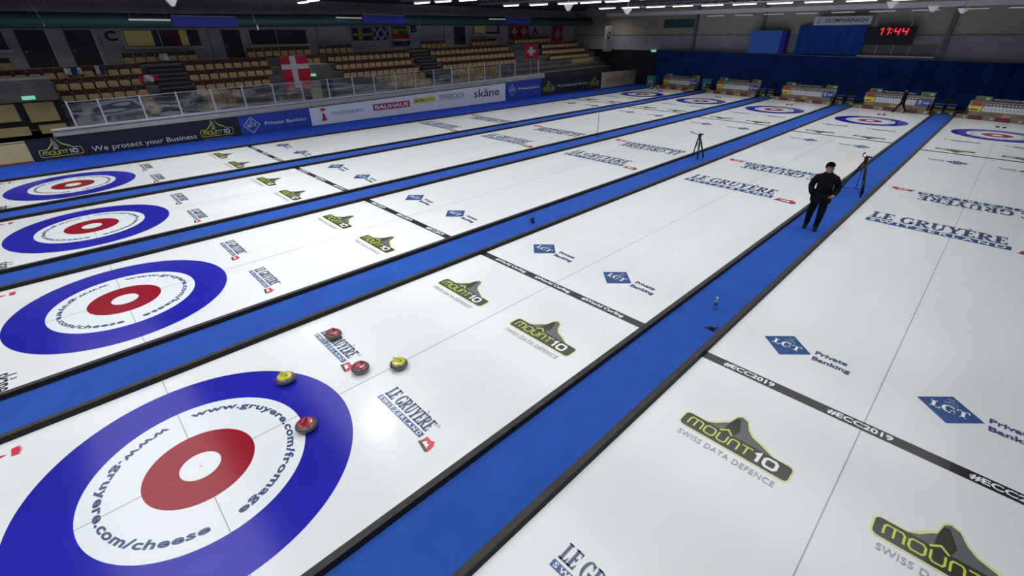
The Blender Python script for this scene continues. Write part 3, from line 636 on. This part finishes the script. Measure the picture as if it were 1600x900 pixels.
g = MB(); text(g, 'We protect your Business', 33.0, .48, 4.3, .28, 'btext', bfn(0, 0)); g.build('lettering', t)
t = adboard('g', 39.4, 45.3, 1.34, 1.30, 'btan2', 'tan advertising board with grey lettering at the far corner')
g = MB(); text(g, 'LE GRUYÈRE', 40.3, .72, 1.9, .26, 'bmgrey', f); text(g, 'SWITZERLAND', 40.1, .50, 2.1, .14, 'bdark', f); P(g, [(42.6, .45), (43.4, .45), (43.6, 1.0), (43.2, .8), (42.9, 1.0)], 'seat', f, 1); text(g, 'LE GRUYÈRE', 43.9, .74, 1.2, .22, 'bmgrey', f); g.build('lettering', t)

# ------------------------------------------------------------------ dasher, glass barrier
SL = .0165
def shy(x, y, z): return (x, y, z + SL * (y - 7))
b = MB()
b.box(-22.95, -22.75, .1, 31.5, -.2, 1.22, 'dasher', shy); b.box(-23.0, -22.70, .1, 31.5, 1.22, 1.28, 'postwhite', shy)
tag(b.build('rink_dasher'), 'light grey rink wall with a ledge rising behind the advertising boards', 'rink wall')
t = empty('glass_barrier', (0, 0, 0)); tag(t, 'clear plexiglass barrier with white posts above the rink wall', 'glass barrier')
ys = [.97, 2.03, 3.56, 5.02, 6.53, 8.0, 9.52, 11.1, 12.65, 14.22, 15.65, 17.2, 18.7, 20.25, 21.8, 23.35, 24.9, 26.45, 28.1]
for y in ys:
    g = MB(); g.box(-22.9, -22.84, y - .03, y + .03, 1.2, 2.33, 'postwhite', shy); g.build('post', t)
for a, c in zip(ys, ys[1:]):
    if 11 < a < 14 and c < 14: pass
    g = MB(); g.box(-22.88, -22.87, a + .03, c - .03, 1.28, 2.28, 'glass', shy); pn = g.build('glass_pane', t)
    g = MB(); g.box(-22.885, -22.865, a + .03, c - .03, 2.27, 2.29, 'postwhite', shy); g.build('top_edge', pn)
g = MB(); g.box(-22.9, -22.84, 30.8, 30.86, 1.2, 2.35, 'postwhite', shy); g.build('post', t)

# ------------------------------------------------------------------ grandstand
rows = [(-26.5, 1.30), (-27.3, 1.66), (-28.1, 2.08), (-28.9, 2.58), (-29.7, 3.06), (-30.5, 3.58)]
b = MB()
for k, (x, z) in enumerate(rows):
    zf = z - .36; b.box(x - .45 - (.60 if k == 5 else 0), x + .40, -5, 46, -.2, zf, 'standgrey', shy)
    b.box(x + .38, x + .405, -5, 46, zf - .03, zf + .004, 'nosing', shy)
tag(b.build('floor_grandstand'), kind='structure')
for (y0, y1) in ((5.3, 6.95), (23.0, 24.7), (46, 46)):
    if y1 - y0 < .5: continue
    g = MB()
    for k in range(12):
        xx = -26.3 - k * .36; zz = 1.0 + k * .215
        g.box(xx - .36, xx, y0, y1, zz - .3, zz, 'bblack', shy); g.box(xx - .03, xx + .005, y0, y1, zz - .02, zz + .008, 'nosing', shy)
    tag(g.build('floor_aisle_steps'), kind='structure')
g = MB()
PW, PH = .46, .30
def seatmesh():
    s = MB()
    o = [(PW / 2 - .01, -.26), (PW / 2, -.06), (PW / 2 - .05, 0.02), (-PW / 2 + .05, .02), (-PW / 2, -.06), (-PW / 2 + .01, -.26)]
    n = len(o); f = [(.04, a, c) for a, c in o]; bk = [(-.02, a, c) for a, c in o]
    s.mesh(f + bk, [tuple(range(n))] + [tuple(range(2 * n - 1, n - 1, -1))] + [(i, n + i, n + (i + 1) % n, (i + 1) % n) for i in range(n)], 'seat')
    s.box(-.10, -.06, -PW / 2, PW / 2, .0, .25, 'seatdk'); s.box(-.105, -.055, -PW / 2, PW / 2, .25, .272, 'ply')
    s.box(-.09, -.06, -PW / 2, PW / 2, -.25, .0, 'ply')
    for y in (-PW / 2, PW / 2 - .02): s.box(-.12, -.02, y, y + .02, -.36, .02, 'blk')
    return s.build('tip_up_seat')
base = seatmesh()
s2 = MB(); o = [(PW / 2 - .01, -.30), (PW / 2, -.0), (PW / 2 - .05, 0.12), (-PW / 2 + .05, .12), (-PW / 2, 0), (-PW / 2 + .01, -.30)]; n = 6
s2.mesh([(.03, a, c) for a, c in o] + [(-.04, a, c) for a, c in o], [tuple(range(n))] + [tuple(range(2 * n - 1, n - 1, -1))] + [(i, n + i, n + (i + 1) % n, (i + 1) % n) for i in range(n)], 'seat')
s2.box(-.10, -.04, -.02, .02, -.36, 0, 'blk'); base2 = s2.build('tip_up_seat')
blocks = {5: [(-1.2, .2), (4.4, 8.3), (11.0, 15.4), (15.8, 18.6), (24.6, 27.5), (30.1, 33.6), (35.5, 41)],
 4: [(-3.5, 5.2), (7.1, 12.0), (12.8, 15.9), (16.0, 22.9), (24.9, 34.4), (38.6, 44.8)],
 3: [(1.0, 5.0), (7.0, 12.0), (16.1, 22.9), (24.9, 34.2), (37.8, 44.8)],
 2: [(1.0, 4.8), (7.0, 11.7), (16.2, 22.9), (24.9, 33.9), (38.1, 44.8)],
 1: [(4.2, 5.2), (7.0, 9.3), (18.3, 22.6), (25.1, 30.9), (40.6, 44.8)],
 0: [(4.2, 5.2), (7.0, 9.0), (18.8, 22.6), (25.3, 30.5)]}
rn = ['front row', 'second row', 'third row', 'fourth row', 'fifth row', 'top row']
def blk(y): return 'near block left of the first aisle' if y < 6 else 'block right of the first aisle' if y < 15.95 else 'middle block' if y < 24 else 'block right of the second aisle' if y < 35 else 'far corner block'
seats = []
for k, bl in blocks.items():
    x, z = rows[k]
    for (a, c) in bl:
        n = int((c - a) / .53)
        for j in range(n): seats.append((x, a + .27 + j * .53, z + SL * (a + .27 + j * .53 - 7), k))
seats.sort(key=lambda s: (s[0] - 5.5) ** 2 + (s[1]) ** 2)
first = {0: None, 1: None}
rest = MB()
for n, (x, y, z, k) in enumerate(seats):
    ty = 1 if k <= 1 else 0
    if n < 300:
        src = base2 if ty else base
        o = src if first[ty] is None else src.copy()
        if first[ty] is None: first[ty] = 1
        else: col.objects.link(o)
        o.location = (x, y, z)
        tag(o, ('plain tan seat' if ty else 'tan tip-up seat, dark backrest') + ', %s, %s' % (rn[k], blk(y)), 'seat', 'seats, %s, %s' % (rn[k], blk(y)))
    else:
        me = (base2 if ty else base).data; i0 = len(rest.v); rest.v += [(v.co.x + x, v.co.y + y, v.co.z + z) for v in me.vertices]
        for p in me.polygons:
            rest.f.append(tuple(i0 + q for q in p.vertices)); rest.m.append(rest.mi(me.materials[p.material_index].name)); rest.smooth.append(False)
if rest.v:
    mm = {v.name: k for k, v in M.items()}; rest.mats = [mm[q] for q in rest.mats]
    o = rest.build('distant_seats'); tag(o, 'farthest tan seats of the grandstand toward the far corner', 'seats', kind='stuff')

# exit tunnels with parapets
for (y0, y1, zt, zb, lab) in ((-1.9, .88, 2.95, 2.05, 'nearer'), (12.85, 14.45, 3.02, 2.18, 'farther')):
    t = empty('exit_tunnel', (0, 0, 0)); tag(t, 'grey exit tunnel box with green sign through the stands, %s one' % lab, 'exit tunnel', 'exit tunnels through the stands')
    g = MB(); g.box(-28.6, -25.95, y0, y1, zb, zt, 'parapet'); g.build('parapet', t)
    g = MB(); g.box(-28.6, -26.1, y0 + .02, y1 - .02, -.1, zb, 'bblack'); g.build('tunnel_opening', t)
    if lab == 'nearer':
        for (a, c, z0, z1) in ((-1.8, -.72, 1.25, 1.98), (-.42, .62, 1.15, 1.98), (-1.7, -.6, .62, 1.0), (-.25, .72, .62, 1.0)):
            g = MB(); g.box(-26.1, -26.04, a, c, z0, z1, 'btan'); g.build('door_panel', t)
        g = MB(); g.box(-25.94, -25.90, -.35, .1, 2.13, 2.28, 'exit'); g.build('exit_sign', t)
    else:
        g = MB(); g.box(-26.1, -26.04, 12.9, 13.6, 1.0, 2.1, 'btan'); g.build('door_panel', t)
        g = MB(); g.box(-25.94, -25.90, 13.0, 13.35, 2.36, 2.5, 'exit'); g.build('exit_sign', t)
# jacket and flags draped on seats
def cloth_patch(name, x, y, z, w, h, mats, label, cat):
    g = MB(); n = 8
    P3 = lambda i, j: (x + .12 + .04 * sin(i * 1.7 + j), y + w * (i / n - .5), z + h * (j / 4 - .5) + .02 * sin(i * 2.1))
    for i in range(n):
        for j in range(4): g.poly([P3(i, j), P3(i + 1, j), P3(i + 1, j + 1), P3(i, j + 1)], mats[(i * len(mats)) // n] if mats[0] != 'j' else mats[1 + j // 2], True)
    tag(g.build(name), label, cat)
cloth_patch('draped_flag', -29.55, 2.0, 3.05, .7, .30, ['flagwhite', 'flagblue', 'flagwhite'], 'white and blue cloth draped over seats near the left edge', 'cloth')
cloth_patch('draped_flag', -29.55, 3.1, 3.05, .35, .42, ['flagwhite', 'flagblue'], 'small blue and white cloth bundle on a seat, right of the larger one', 'cloth')
cloth_patch('draped_flag', -28.7, 5.0, 2.58, .9, .32, ['flagred', 'flagwhite', 'flagwhite', 'flagred'], 'red and white flag draped over seats beside the first aisle', 'flag')
cloth_patch('folded_jacket', -30.35, 6.35, 3.55, .45, .35, ['card', 'btext'], 'pale jacket lying on a top row seat under the yellow window', 'jacket')

# ------------------------------------------------------------------ left wall with doors, windows, letters
WX = -31.6
b = MB(); b.box(WX - .3, WX, -8, 46.5, 0, 6.8, 'wallL'); struct(b, 'wall_left')
def wrect(name, y0, y1, z0, z1, m, d=.03, kind=None, parent=None):
    g = MB(); g.box(WX, WX + d, y0, y1, z0, z1, m); o = g.build(name, parent)
    if kind: tag(o, kind=kind)
    return o
doors = [(.46, 1.65, 3.2, 4.95), (2.40, 3.58, 3.2, 4.95), (10.1, 11.2, 3.25, 4.95), (29.0, 30.3, 3.8, 5.2)]
for n, (a, c, z0, z1) in enumerate(doors):
    d = wrect('door_%d' % (n + 1), a, c, z0, z1, 'doordk', .05, 'structure'); g = MB(); g.box(WX + .05, WX + .09, a + .08, a + .18, z0 + .7, z0 + .78, 'metal'); g.build('door_handle', d)
    g = MB(); g.box(WX, WX + .07, c, c + .06, z0, z1, 'ledge'); g.build('door_frame', d)
wins = [(-2.4, .0, 4.05, 4.95, 'yel'), (4.95, 8.8, 4.08, 4.95, 'mix'), (11.75, 15.6, 4.08, 4.95, 'dark'), (31.2, 34.6, 4.62, 5.4, 'mix2')]
for n, (a, c, z0, z1, ty) in enumerate(wins):
    w = wrect('window_%d' % (n + 1), a, c, z0, z1, 'doordk', .03, 'structure')
    if ty == 'yel': wrect('window_pane', -1.5, -.35, 4.2, 4.95, 'yellowglow', .04, parent=w); wrect('window_pane', -.75, -.5, 4.2, 4.8, 'doordk', .05, parent=w)
    if ty == 'mix':
        wrect('window_pane', 5.0, 6.35, 4.12, 4.92, 'yellowglow', .04, parent=w); wrect('window_pane', 7.75, 8.15, 4.12, 4.92, 'yellowglow', .04, parent=w); wrect('window_pane', 6.9, 7.7, 4.12, 4.85, 'maroon', .04, parent=w)
    if ty == 'mix2': wrect('window_pane', 31.4, 32.7, 4.68, 5.35, 'yellowglow', .04, parent=w); wrect('window_pane', 32.8, 34.3, 4.8, 5.3, 'dasher', .04, parent=w)
    if ty == 'dark': wrect('window_pane', 11.85, 13.6, 4.12, 4.9, 'bblack', .04, parent=w)
    g = MB(); g.box(WX, WX + .18, a - .12, c + .12, z0 - .13, z0, 'ledge'); g.box(WX, WX + .08, a - .1, a, z0, z1, 'ledge'); g.box(WX, WX + .08, (a + c) / 2 - .2, (a + c) / 2 - .16, z0, z1, 'ledge'); g.build('window_frame', w)
def wfn(u, v, l): return (WX + .03 + l * .003, u, v)
g = MB(); text(g, 'C', 4.08, 4.38, .58, .52, 'hog', wfn, bold=.04); tag(g.build('letter_sign'), 'black letter C painted on the pale stand wall', 'letter')
g = MB(); text(g, 'B', 24.45, 4.75, .62, .52, 'hog', wfn, bold=.04); tag(g.build('letter_sign'), 'black letter B on the stand wall by the flags', 'letter')
g = MB(); text(g, 'A', 39.2, 4.6, .8, .6, 'hog', wfn, bold=.03); tag(g.build('letter_sign'), 'black letter mark on the stand wall between the Swiss flags', 'letter')
for n, y in enumerate((3.85, 9.3, 16.4, 22.3, 27.9, 41.3)):
    g = MB(); g.box(WX, WX + .10, y, y + .10, 3.2, 5.4, 'lgrey'); tag(g.build('trim_%d' % (n + 1)), kind='structure')

# ------------------------------------------------------------------ flags
def flag(name, x, y0, y1, z0, z1, paint, label, pole=None, wav=.04):
    t = empty(name, (x, (y0 + y1) / 2, z1)); tag(t, label, 'flag')
    g = MB(); nx, nz = 20, 20
    def p(i, j):
        u = i / nx; v = j / nz; return (wav * sin(u * 9 + v * 2) * (1 - .5 * v), (u - .5) * (y1 - y0), (v - 1) * (z1 - z0))
    for i in range(nx):
        for j in range(nz): g.poly([p(i, j), p(i + 1, j), p(i + 1, j + 1), p(i, j + 1)], paint((i + .5) / nx, (j + .5) / nz), True)
    g.build('flag_cloth', t)
    g = MB(); g.tube([(0, -(y1 - y0) / 2 - .05, .01), (0, (y1 - y0) / 2 + .05, .01)], .015, 'metal', 6); g.build('rod', t)
    if pole:
        g = MB(); g.tube([(-.06, (y1 - y0) * pole[0], .02), (-.06, (y1 - y0) * pole[0], pole[1] - z1)], .02, 'postwhite', 6); g.build('pole', t)
    return t
def swiss(u, v): return 'flagwhite' if (abs(u - .5) < .09 and abs(v - .5) < .28) or (abs(v - .5) < .09 and abs(u - .5) < .28) else 'flagred'
flag('hanging_flag', -23.3, 10.4, 11.95, 1.98, 3.64, lambda u, v: 'flagwhite' if abs(u - .45) < .08 or abs(v - .70) < .075 else 'flagred', 'red flag with white cross hanging over the glass, the nearest big flag', (.0, 1.2), .05)
flag('hanging_flag', -23.3, 29.6, 31.2, 2.85, 3.9, swiss, 'red flag with white cross on a pole at the end of the glass', (.0, 1.5), .04)
flag('wall_flag', -31.4, 19.1, 20.75, 4.22, 5.05, lambda u, v: 'flagyel' if abs(u - .38) < .1 or abs(v - .5) < .12 else 'flagblue', 'blue flag with yellow cross on the stand wall')
flag('wall_flag', -31.4, 20.9, 22.2, 4.25, 5.1, lambda u, v: 'flagwhite' if abs(((u * 2) % 1) - .5 - (v - .5)) < .14 or abs(((u * 2) % 1) - .5 + (v - .5)) < .14 else 'flagblue', 'dark blue flag with white diagonal crosses on the stand wall')
flag('wall_flag', -31.4, 22.6, 24.0, 4.6, 5.15, lambda u, v: 'flaggreen' if v < .5 and u > .4 else 'flagyel' if v < .8 else 'flagblue', 'small green yellow and blue flag on the stand wall')
flag('wall_flag', -31.35, 22.55, 24.15, 3.85, 4.62, lambda u, v: 'flagred' if v > .6 else 'flagwhite' if v > .38 else 'hog', 'red white and black striped flag hanging below the green one')
flag('wall_flag', -31.4, 35.8, 37.1, 4.15, 5.45, swiss, 'red flag with white cross on the stand wall, left of a touching pair')
flag('wall_flag', -31.4, 37.2, 38.5, 4.15, 5.45, swiss, 'red flag with white cross on the stand wall, right of a touching pair')
flag('wall_flag', -31.4, 42.2, 43.9, 3.9, 5.3, swiss, 'single red flag with white cross near the far corner of the stand wall')
t = empty('hanging_banner', (-26.0, 44.9, 5.26)); tag(t, 'narrow white vertical banner with a round dark emblem by the far corner', 'banner')
g = MB(); g.box(-.02, .02, -.72, .72, -2.3, 0, 'flagwhite'); g.build('banner_cloth', t)
g = MB(); f = lambda u, v, l: (.03 + l * .002, u, v)
for q in arc(0, -.85, .34, .34, .22, .22, 20, 300): P(g, q, 'hog', f, 1)
P(g, [(-.3, -1.15), (-.2, -1.2), (.25, -.75), (.15, -.7)], 'hog', f, 1); text(g, 'CURLING', -.35, -1.5, .7, .14, 'bmgrey', f); g.build('emblem', t)
g = MB(); g.tube([(0, 0, 0), (0, 0, 1.5)], .01, 'metal', 6); g.build('cord', t)

# ------------------------------------------------------------------ duct, panels, ceiling, lights
CZ = 6.75
b = MB(); b.box(-34, 15, -10, 47, CZ, CZ + .2, 'ceil'); struct(b, 'ceiling')
g = MB(); g.tube([(-29.2, -8, 5.32), (-29.2, 7, 5.36), (-29.2, 20, 5.56), (-29.2, 45.8, 5.66)], .36, 'duct', 18)
dt = empty('ventilation_duct', (0, 0, 0)); tag(dt, 'long round dark teal ventilation duct above the grandstand', 'duct'); g.build('pipe', dt)
for y in (2, 12, 24, 36):
    g = MB(); g.tube([(-29.2, y, 5.6), (-29.2, y, CZ)], .02, 'metal', 6); g.build('hanger', dt)
for n, (y0, y1, z0, z1) in enumerate([(6.85, 10.1, 5.08, 5.56), (18.2, 21.6, 5.33, 5.83), (31.9, 35.0, 5.42, 5.85), (45.0, 45.9, 5.4, 5.8)][:3]):
    t = empty('ceiling_baffle', (0, 0, 0)); tag(t, 'dark blue panel with pale top edge hanging before the duct, %s of three' % ('first', 'second', 'third')[n], 'panel', 'blue panels under the ceiling')
    g = MB(); g.box(-28.0, -27.8, y0, y1, z0, z1, 'panelblue'); g.build('panel', t); g = MB(); g.box(-28.05, -27.75, y0, y1, z1, z1 + .05, 'nosing'); g.build('top_edge', t)
    g = MB()
    for q in (y0 + .1, y1 - .1): g.tube([(-27.9, q, z1), (-27.9, q, CZ)], .01, 'metal', 6)
    g.build('hanger', t)
    g = MB(); g.box(-27.95, -27.85, y0 - 1.9, y0 - .05, z0 + .27, z0 + .34, 'tubedim'); g.tube([(-27.9, y0 - 1.8, z0 + .3), (-27.9, y0 - 1.8, CZ)], .01, 'metal', 5); g.tube([(-27.9, y0 - .2, z0 + .3), (-27.9, y0 - .2, CZ)], .01, 'metal', 5); l_ = g.build('strip_light', None); tag(l_, 'dim strip light beside the %s blue panel' % ('first', 'second', 'third')[n], 'light', 'strip lights by the blue panels')
# steel trusses across the hall
for n, y in enumerate((13.0, 19.0, 25.5, 38.5)):
    g = MB(); g.box(-24, 14, y - .08, y + .08, 6.45, 6.55, 'truss'); g.box(-24, 14, y - .08, y + .08, 6.70, 6.75, 'truss')
    for k in range(26): g.tube([(-24 + k * 1.46, y, 6.5), (-24 + k * 1.46 + .73, y, 6.72)], .02, 'truss', 5); g.tube([(-24 + k * 1.46 + .73, y, 6.72), (-24 + (k + 1) * 1.46, y, 6.5)], .02, 'truss', 5)
    tag(g.build('roof_truss'), 'grey steel truss spanning the dark ceiling, number %s from the near end' % ('one', 'two', 'three', 'four')[n], 'truss', 'steel trusses under the ceiling')
g = MB(); g.box(-24, 14, 41.4, 41.9, 5.98, 6.25, 'ledge'); tag(g.build('trim_10'), kind='structure')
def fixture(x, y, z, L, m, group, label, w=.16):
    t = empty('tube_light', (x, y, z)); tag(t, label, 'ceiling light', group)
    g = MB(); g.box(-L / 2, L / 2, -w / 2, w / 2, 0, .05, m); g.build('tube', t)
    g = MB(); g.box(-L / 2 - .05, L / 2 + .05, -w / 2 - .03, w / 2 + .03, .05, .11, 'truss'); g.build('housing', t)
    g = MB(); g.tube([(0, 0, .1), (0, 0, CZ - z)], .008, 'metal', 5); g.build('hanger', t)
LIGHTS = [
 (11.0, [(-20.17, 6.0, .95), (-19.0, 6.03, 1.0)], 'tube'),
 (16.0, [(-17.4, 6.03, 1.15), (-15.6, 6.02, 1.1), (-13.7, 6.0, 1.1)], 'tube'),
 (22.0, [(-17.0, 6.06, 1.1), (-14.8, 6.03, 1.2), (-12.7, 6.01, 1.2), (-11.2, 6.0, 1.2), (-9.6, 5.99, 1.3), (-7.6, 6.02, 1.4), (-5.6, 6.05, 1.4)], 'tube')]
xs = [-18.0 + 2.02 * k for k in range(12)]
LIGHTS.append((33.0, [(x, 6.23 - .0102 * (x + 18), 1.35) for x in xs], 'tube'))
LIGHTS.append((44.0, [(-14.6 + 2.35 * k, 5.86, 1.45) for k in range(9)], 'tubedim'))
gl = {11.0: 'nearest', 16.0: 'second', 22.0: 'third', 33.0: 'fourth', 44.0: 'dim far wall'}
for y, L, m in LIGHTS:
    for x, z, ln in L: fixture(x, y, z, ln, m, gl[y] + ' row of ceiling tube lights', 'ceiling tube light in the %s row across the hall' % gl[y])
for n, (x, y, z) in enumerate([(-14.9, 4.4, 5.62), (-8.66, 17.2, 5.6), (-9.38, 22.65, 5.6), (.85, 25.85, 5.6), (1.4, 32.0, 5.6), (2.1, 36.4, 5.6)]):
    t = empty('floodlight', (x, y, z), .5 * n); s = .42 if n else .38; tag(t, 'white tapered floodlight hanging from the ceiling, ' + ('leftmost, above the stands', 'left one of the two over the middle', 'right one of the two over the middle', 'above the red clock', 'right of the red clock', 'over the right far wall')[n], 'floodlight', 'hanging floodlights')
    g = MB(); a = .42 * s; c_ = .12 * s; h = .55 * s
    g.hexa([(-c_, -c_, -h / 2), (c_, -c_, -h / 2), (c_, c_, -h / 2), (-c_, c_, -h / 2), (-a, -a, h / 2), (a, -a, h / 2), (a, a, h / 2), (-a, a, h / 2)], 'spot'); g.build('shade', t)
    g = MB(); g.tube([(0, 0, h / 2), (0, 0, CZ - z)], .012, 'metal', 6); g.build('cord', t)
for n, (x, y, z, sl) in enumerate([(-22.5, 1.35, 5.1, .3), (-21.0, 8.9, 4.98, .3), (-27.5, 22.6, 5.15, -.1)]):
    t = empty('hanging_microphone', (x, y, z)); tag(t, 'slim dark lamp on a thin cord over the stands, %s one' % ('leftmost', 'middle', 'rightmost')[n], 'lamp', 'slim lamps on cords')
    g = MB(); g.lathe([(0, -.12), (.03, -.10), (.035, .02), (.02, .10), (0, .12)], 'spot' if n == 1 else 'metal', n=10); g.build('lamp_body', t)
    g = MB(); g.tube([(0, 0, .1), (-.02, -sl * .4, .7), (-.02, -sl * .5, CZ - z)], .008, 'metal', 5); g.build('cord', t)

# ------------------------------------------------------------------ far wall
WY = 46.2
b = MB(); b.box(-34, 15, WY, WY + .3, 4.45, CZ + .1, 'beige'); b.box(-34, 15, WY, WY + .3, 0, 4.45, 'lgrey')
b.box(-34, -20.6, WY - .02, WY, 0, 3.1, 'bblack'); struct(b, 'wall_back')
b = MB(); b.box(-34, 15, WY - .04, WY, 4.42, 4.48, 'bmgrey'); tag(b.build('trim_11'), kind='structure')
for n, x in enumerate((-17.2, -11.3, .95)):
    b = MB(); b.box(x - .12, x + .12, WY - .22, WY, 0, 6.7, 'bmgrey'); tag(b.build('trim_%d' % (12 + n)), kind='structure')
b = MB(); b.box(-20.6, -17.5, WY - .05, WY, 5.05, 5.75, 'duct'); tag(b.build('window_5'), kind='structure')
b = MB(); b.box(13, 13.3, -8, 46.5, 0, CZ, 'lgrey'); struct(b, 'wall_right')
def curtain(name, x0, x1, z0, z1, y, m, amp, fr, label, topf=None):
    g = MB(); n = int((x1 - x0) * 14)
    vs = []; fs = []
    for i in range(n + 1):
        x = x0 + (x1 - x0) * i / n; a = amp(x)
        for j in range(5):
            v = j / 4; yy = y + a * sin(x * fr + sin(x * 1.3) * 2) * (1.1 - .3 * v) + a * .4 * sin(x * fr * 2.3 + 1)
            zt = topf(x) if topf else z1
            vs.append((x, yy, z0 + (zt - z0) * v))
    for i in range(n):
        for j in range(4): fs.append((i * 5 + j, (i + 1) * 5 + j, (i + 1) * 5 + j + 1, i * 5 + j + 1))
    g.mesh(vs, fs, m, True); t = empty(name, (0, 0, 0)); tag(t, label, 'curtain'); g.build('curtain_cloth', t)
    g = MB()
    if topf: g.tube([(x, y, topf(x) + .02) for x in (x0, (x0 + x1) / 2, x1)], .03, 'metal', 8)
    else: g.tube([(x0, y, z1 + .02), (x1, y, z1 + .02)], .03, 'metal', 8)
    g.build('curtain_rail', t)
curtain('backdrop_curtain', -20.5, 9.5, .02, 3.0, 45.6, 'curtain', lambda x: .035 if x < 0 else .11, 5.0, 'long dark blue curtain hung along the far wall behind the scoreboards', lambda x: 3.03 - .012 * (x + 10))
curtain('upper_curtain', -8.35, -3.75, 3.1, 5.08, 45.85, 'curtain2', lambda x: .05, 6.0, 'blue curtain above the long one, under the rink name sign')
t = empty('padded_block', (0, 0, 0)); tag(t, 'bright blue padded box above the long curtain', 'box')
g = MB(); g.box(-11.75, -9.35, 45.2, 45.9, 3.12, 4.78, 'boxblue'); g.build('front_pad', t); g = MB(); g.box(-9.35, -9.0, 45.25, 46.1, 3.12, 4.72, 'panelblue'); g.build('side_pad', t)
t = empty('rink_sign', (0, 0, 0)); tag(t, 'white sign reading OLYMPIARINKEN above the upper blue curtain', 'sign')
g = MB(); g.box(-7.35, -3.6, 45.5, 45.56, 5.12, 5.68, 'bwhite'); g.build('sign_panel', t)
g = MB(); f = lambda u, v, l: (u, 45.49 - l * .002, v); text(g, 'OLYMPIARINKEN', -6.6, 5.29, 2.75, .24, 'bdark', f, bold=.02)
crown_tower(g, lambda u, v, l: (-7.1 + u, 45.49 - l * .002, 5.24 + v), .42, 'bdark'); g.build('lettering', t)
t = empty('digital_clock', (0, 0, 0)); tag(t, 'large black display showing 11:44 in red digits on the far wall', 'clock')
g = MB(); g.box(-3.62, -.75, 45.3, 45.5, 3.82, 4.98, 'clockblk'); g.build('display_panel', t)
g = MB(); f = lambda u, v, l: (u + .12 * (v - 4.4), 45.29, v)
def seg(ch, x, z, w, h, t_=.062):
    S = {'1': 'bc', '4': 'bcfg'}[ch]; q = {'a': (0, h, w, h), 'b': (w, h / 2, w, h), 'c': (w, 0, w, h / 2), 'f': (0, h / 2, 0, h), 'g': (0, h / 2, w, h / 2)}
    for c in S: x0, z0, x1, z1 = q[c]; stroke(g, [(x + x0, z + z0), (x + x1, z + z1)], t_, 'redglow', f, 1)
    if ch == '1': stroke(g, [(x + w, z + h), (x + w * .4, z + h * .8)], t_, 'redglow', f, 1)
for ch, x in (('1', -2.98), ('1', -2.60), ('4', -2.00), ('4', -1.55)): seg(ch, x, 4.45, .27, .42)
for zz in (4.55, 4.75): P(g, rc(-2.21, -2.14, zz, zz + .07), 'redglow', f, 1)
g.build('digits', t)
g = MB(); g.box(-3.3, -3.2, 45.38, 45.46, 4.98, CZ, 'metal'); g.box(-1.2, -1.1, 45.38, 45.46, 4.98, CZ, 'metal'); g.build('hanger', t)
w = MB(); w.box(-3.9, .65, WY - .03, WY, 3.1, 3.85, 'bmgrey'); w = tag(w.build('window_6'), kind='structure')
g = MB(); g.box(-3.9, .7, WY - .5, WY, 3.02, 3.12, 'ledge')
for x in (-2.9, -1.9, -.9): g.box(x, x + .04, WY - .06, WY, 3.12, 3.85, 'ledge')
g.build('window_sill', w)
g = MB(); g.box(-21.55, -21.05, WY - .12, WY - .03, 2.95, 3.15, 'exit'); tag(g.build('exit_sign'), 'small green glowing exit sign in the dark far corner', 'exit sign')

# ------------------------------------------------------------------ lights
FL = [(-5.2, 4.5), (-11.4, 5.0), (-19.3, 4.4), (-20.6, -2.2)]
def area(x, y, z, sx, sy, p, spread=150, c=(.96, .99, 1)):
    l = bpy.data.lights.new('strip', 'AREA'); l.shape = 'RECTANGLE'; l.size = sx; l.size_y = sy; l.energy = p; l.color = c; l.spread = R(spread)
    o = bpy.data.objects.new('row_light', l); col.objects.link(o); o.location = (x, y, z)
for y, p in ((-7, 1500), (-1, 1350), (5, 1350), (11, 1350), (16, 1200), (22, 1350), (28, 1300), (33.3, 1250), (38.5, 1000)):
    area(-5.6, y, 6.6, 27, 3.0, p * .375, 134)
for n, (x, y) in enumerate(FL):
    t = empty('roof_floodlight', (x, y, 6.25)); tag(t, 'square floodlight fixed under the roof above the near sheets', 'floodlight', 'roof floodlights')
    g = MB(); g.box(-.2, .2, -.2, .2, .03, .14, 'truss'); g.build('housing', t); g = MB(); g.tube([(0, 0, .14), (0, 0, CZ - 6.25)], .015, 'metal', 6); g.build('bracket', t)
    area(x, y, 6.25, .32, .32, 75, 120)
l = bpy.data.lights.new('stand', 'AREA'); l.shape = 'RECTANGLE'; l.size = 50; l.size_y = 2; l.energy = 420; l.spread = R(150)
o = bpy.data.objects.new('stand_light', l); col.objects.link(o); o.location = (-25.5, 20, 6.4); o.rotation_euler = (0, R(0), R(90))
w = bpy.data.worlds.new('world'); sc.world = w; w.use_nodes = True; w.node_tree.nodes['Background'].inputs[0].default_value = (.6, .65, .8, 1); w.node_tree.nodes['Background'].inputs[1].default_value = .05

# ------------------------------------------------------------------ camera
cam = bpy.data.cameras.new('camera'); co = bpy.data.objects.new('camera', cam); col.objects.link(co); sc.camera = co
cam.sensor_width = 36; cam.lens = 707.75 / 1600 * 36; cam.clip_start = .1; cam.clip_end = 300
yaw, pit, rol = -.8000, .5132, -.005
f = Vector((sin(yaw) * cos(pit), cos(yaw) * cos(pit), -sin(pit))); r = Vector((cos(yaw), -sin(yaw), 0)); u = r.cross(f)
r2 = r * cos(rol) + u * sin(rol); u2 = -r * sin(rol) + u * cos(rol)
mt = Matrix((( r2.x, u2.x, -f.x, 5.4887), (r2.y, u2.y, -f.y, .1178), (r2.z, u2.z, -f.z, 4.7062), (0, 0, 0, 1)))
co.matrix_world = mt
sc.view_settings.view_transform = 'Standard'; sc.view_settings.look = 'None'; sc.view_settings.exposure = 0
sc.cycles.use_denoising = True; sc.cycles.max_bounces = 6; sc.cycles.transparent_max_bounces = 12
sc.cycles.sample_clamp_indirect = 4
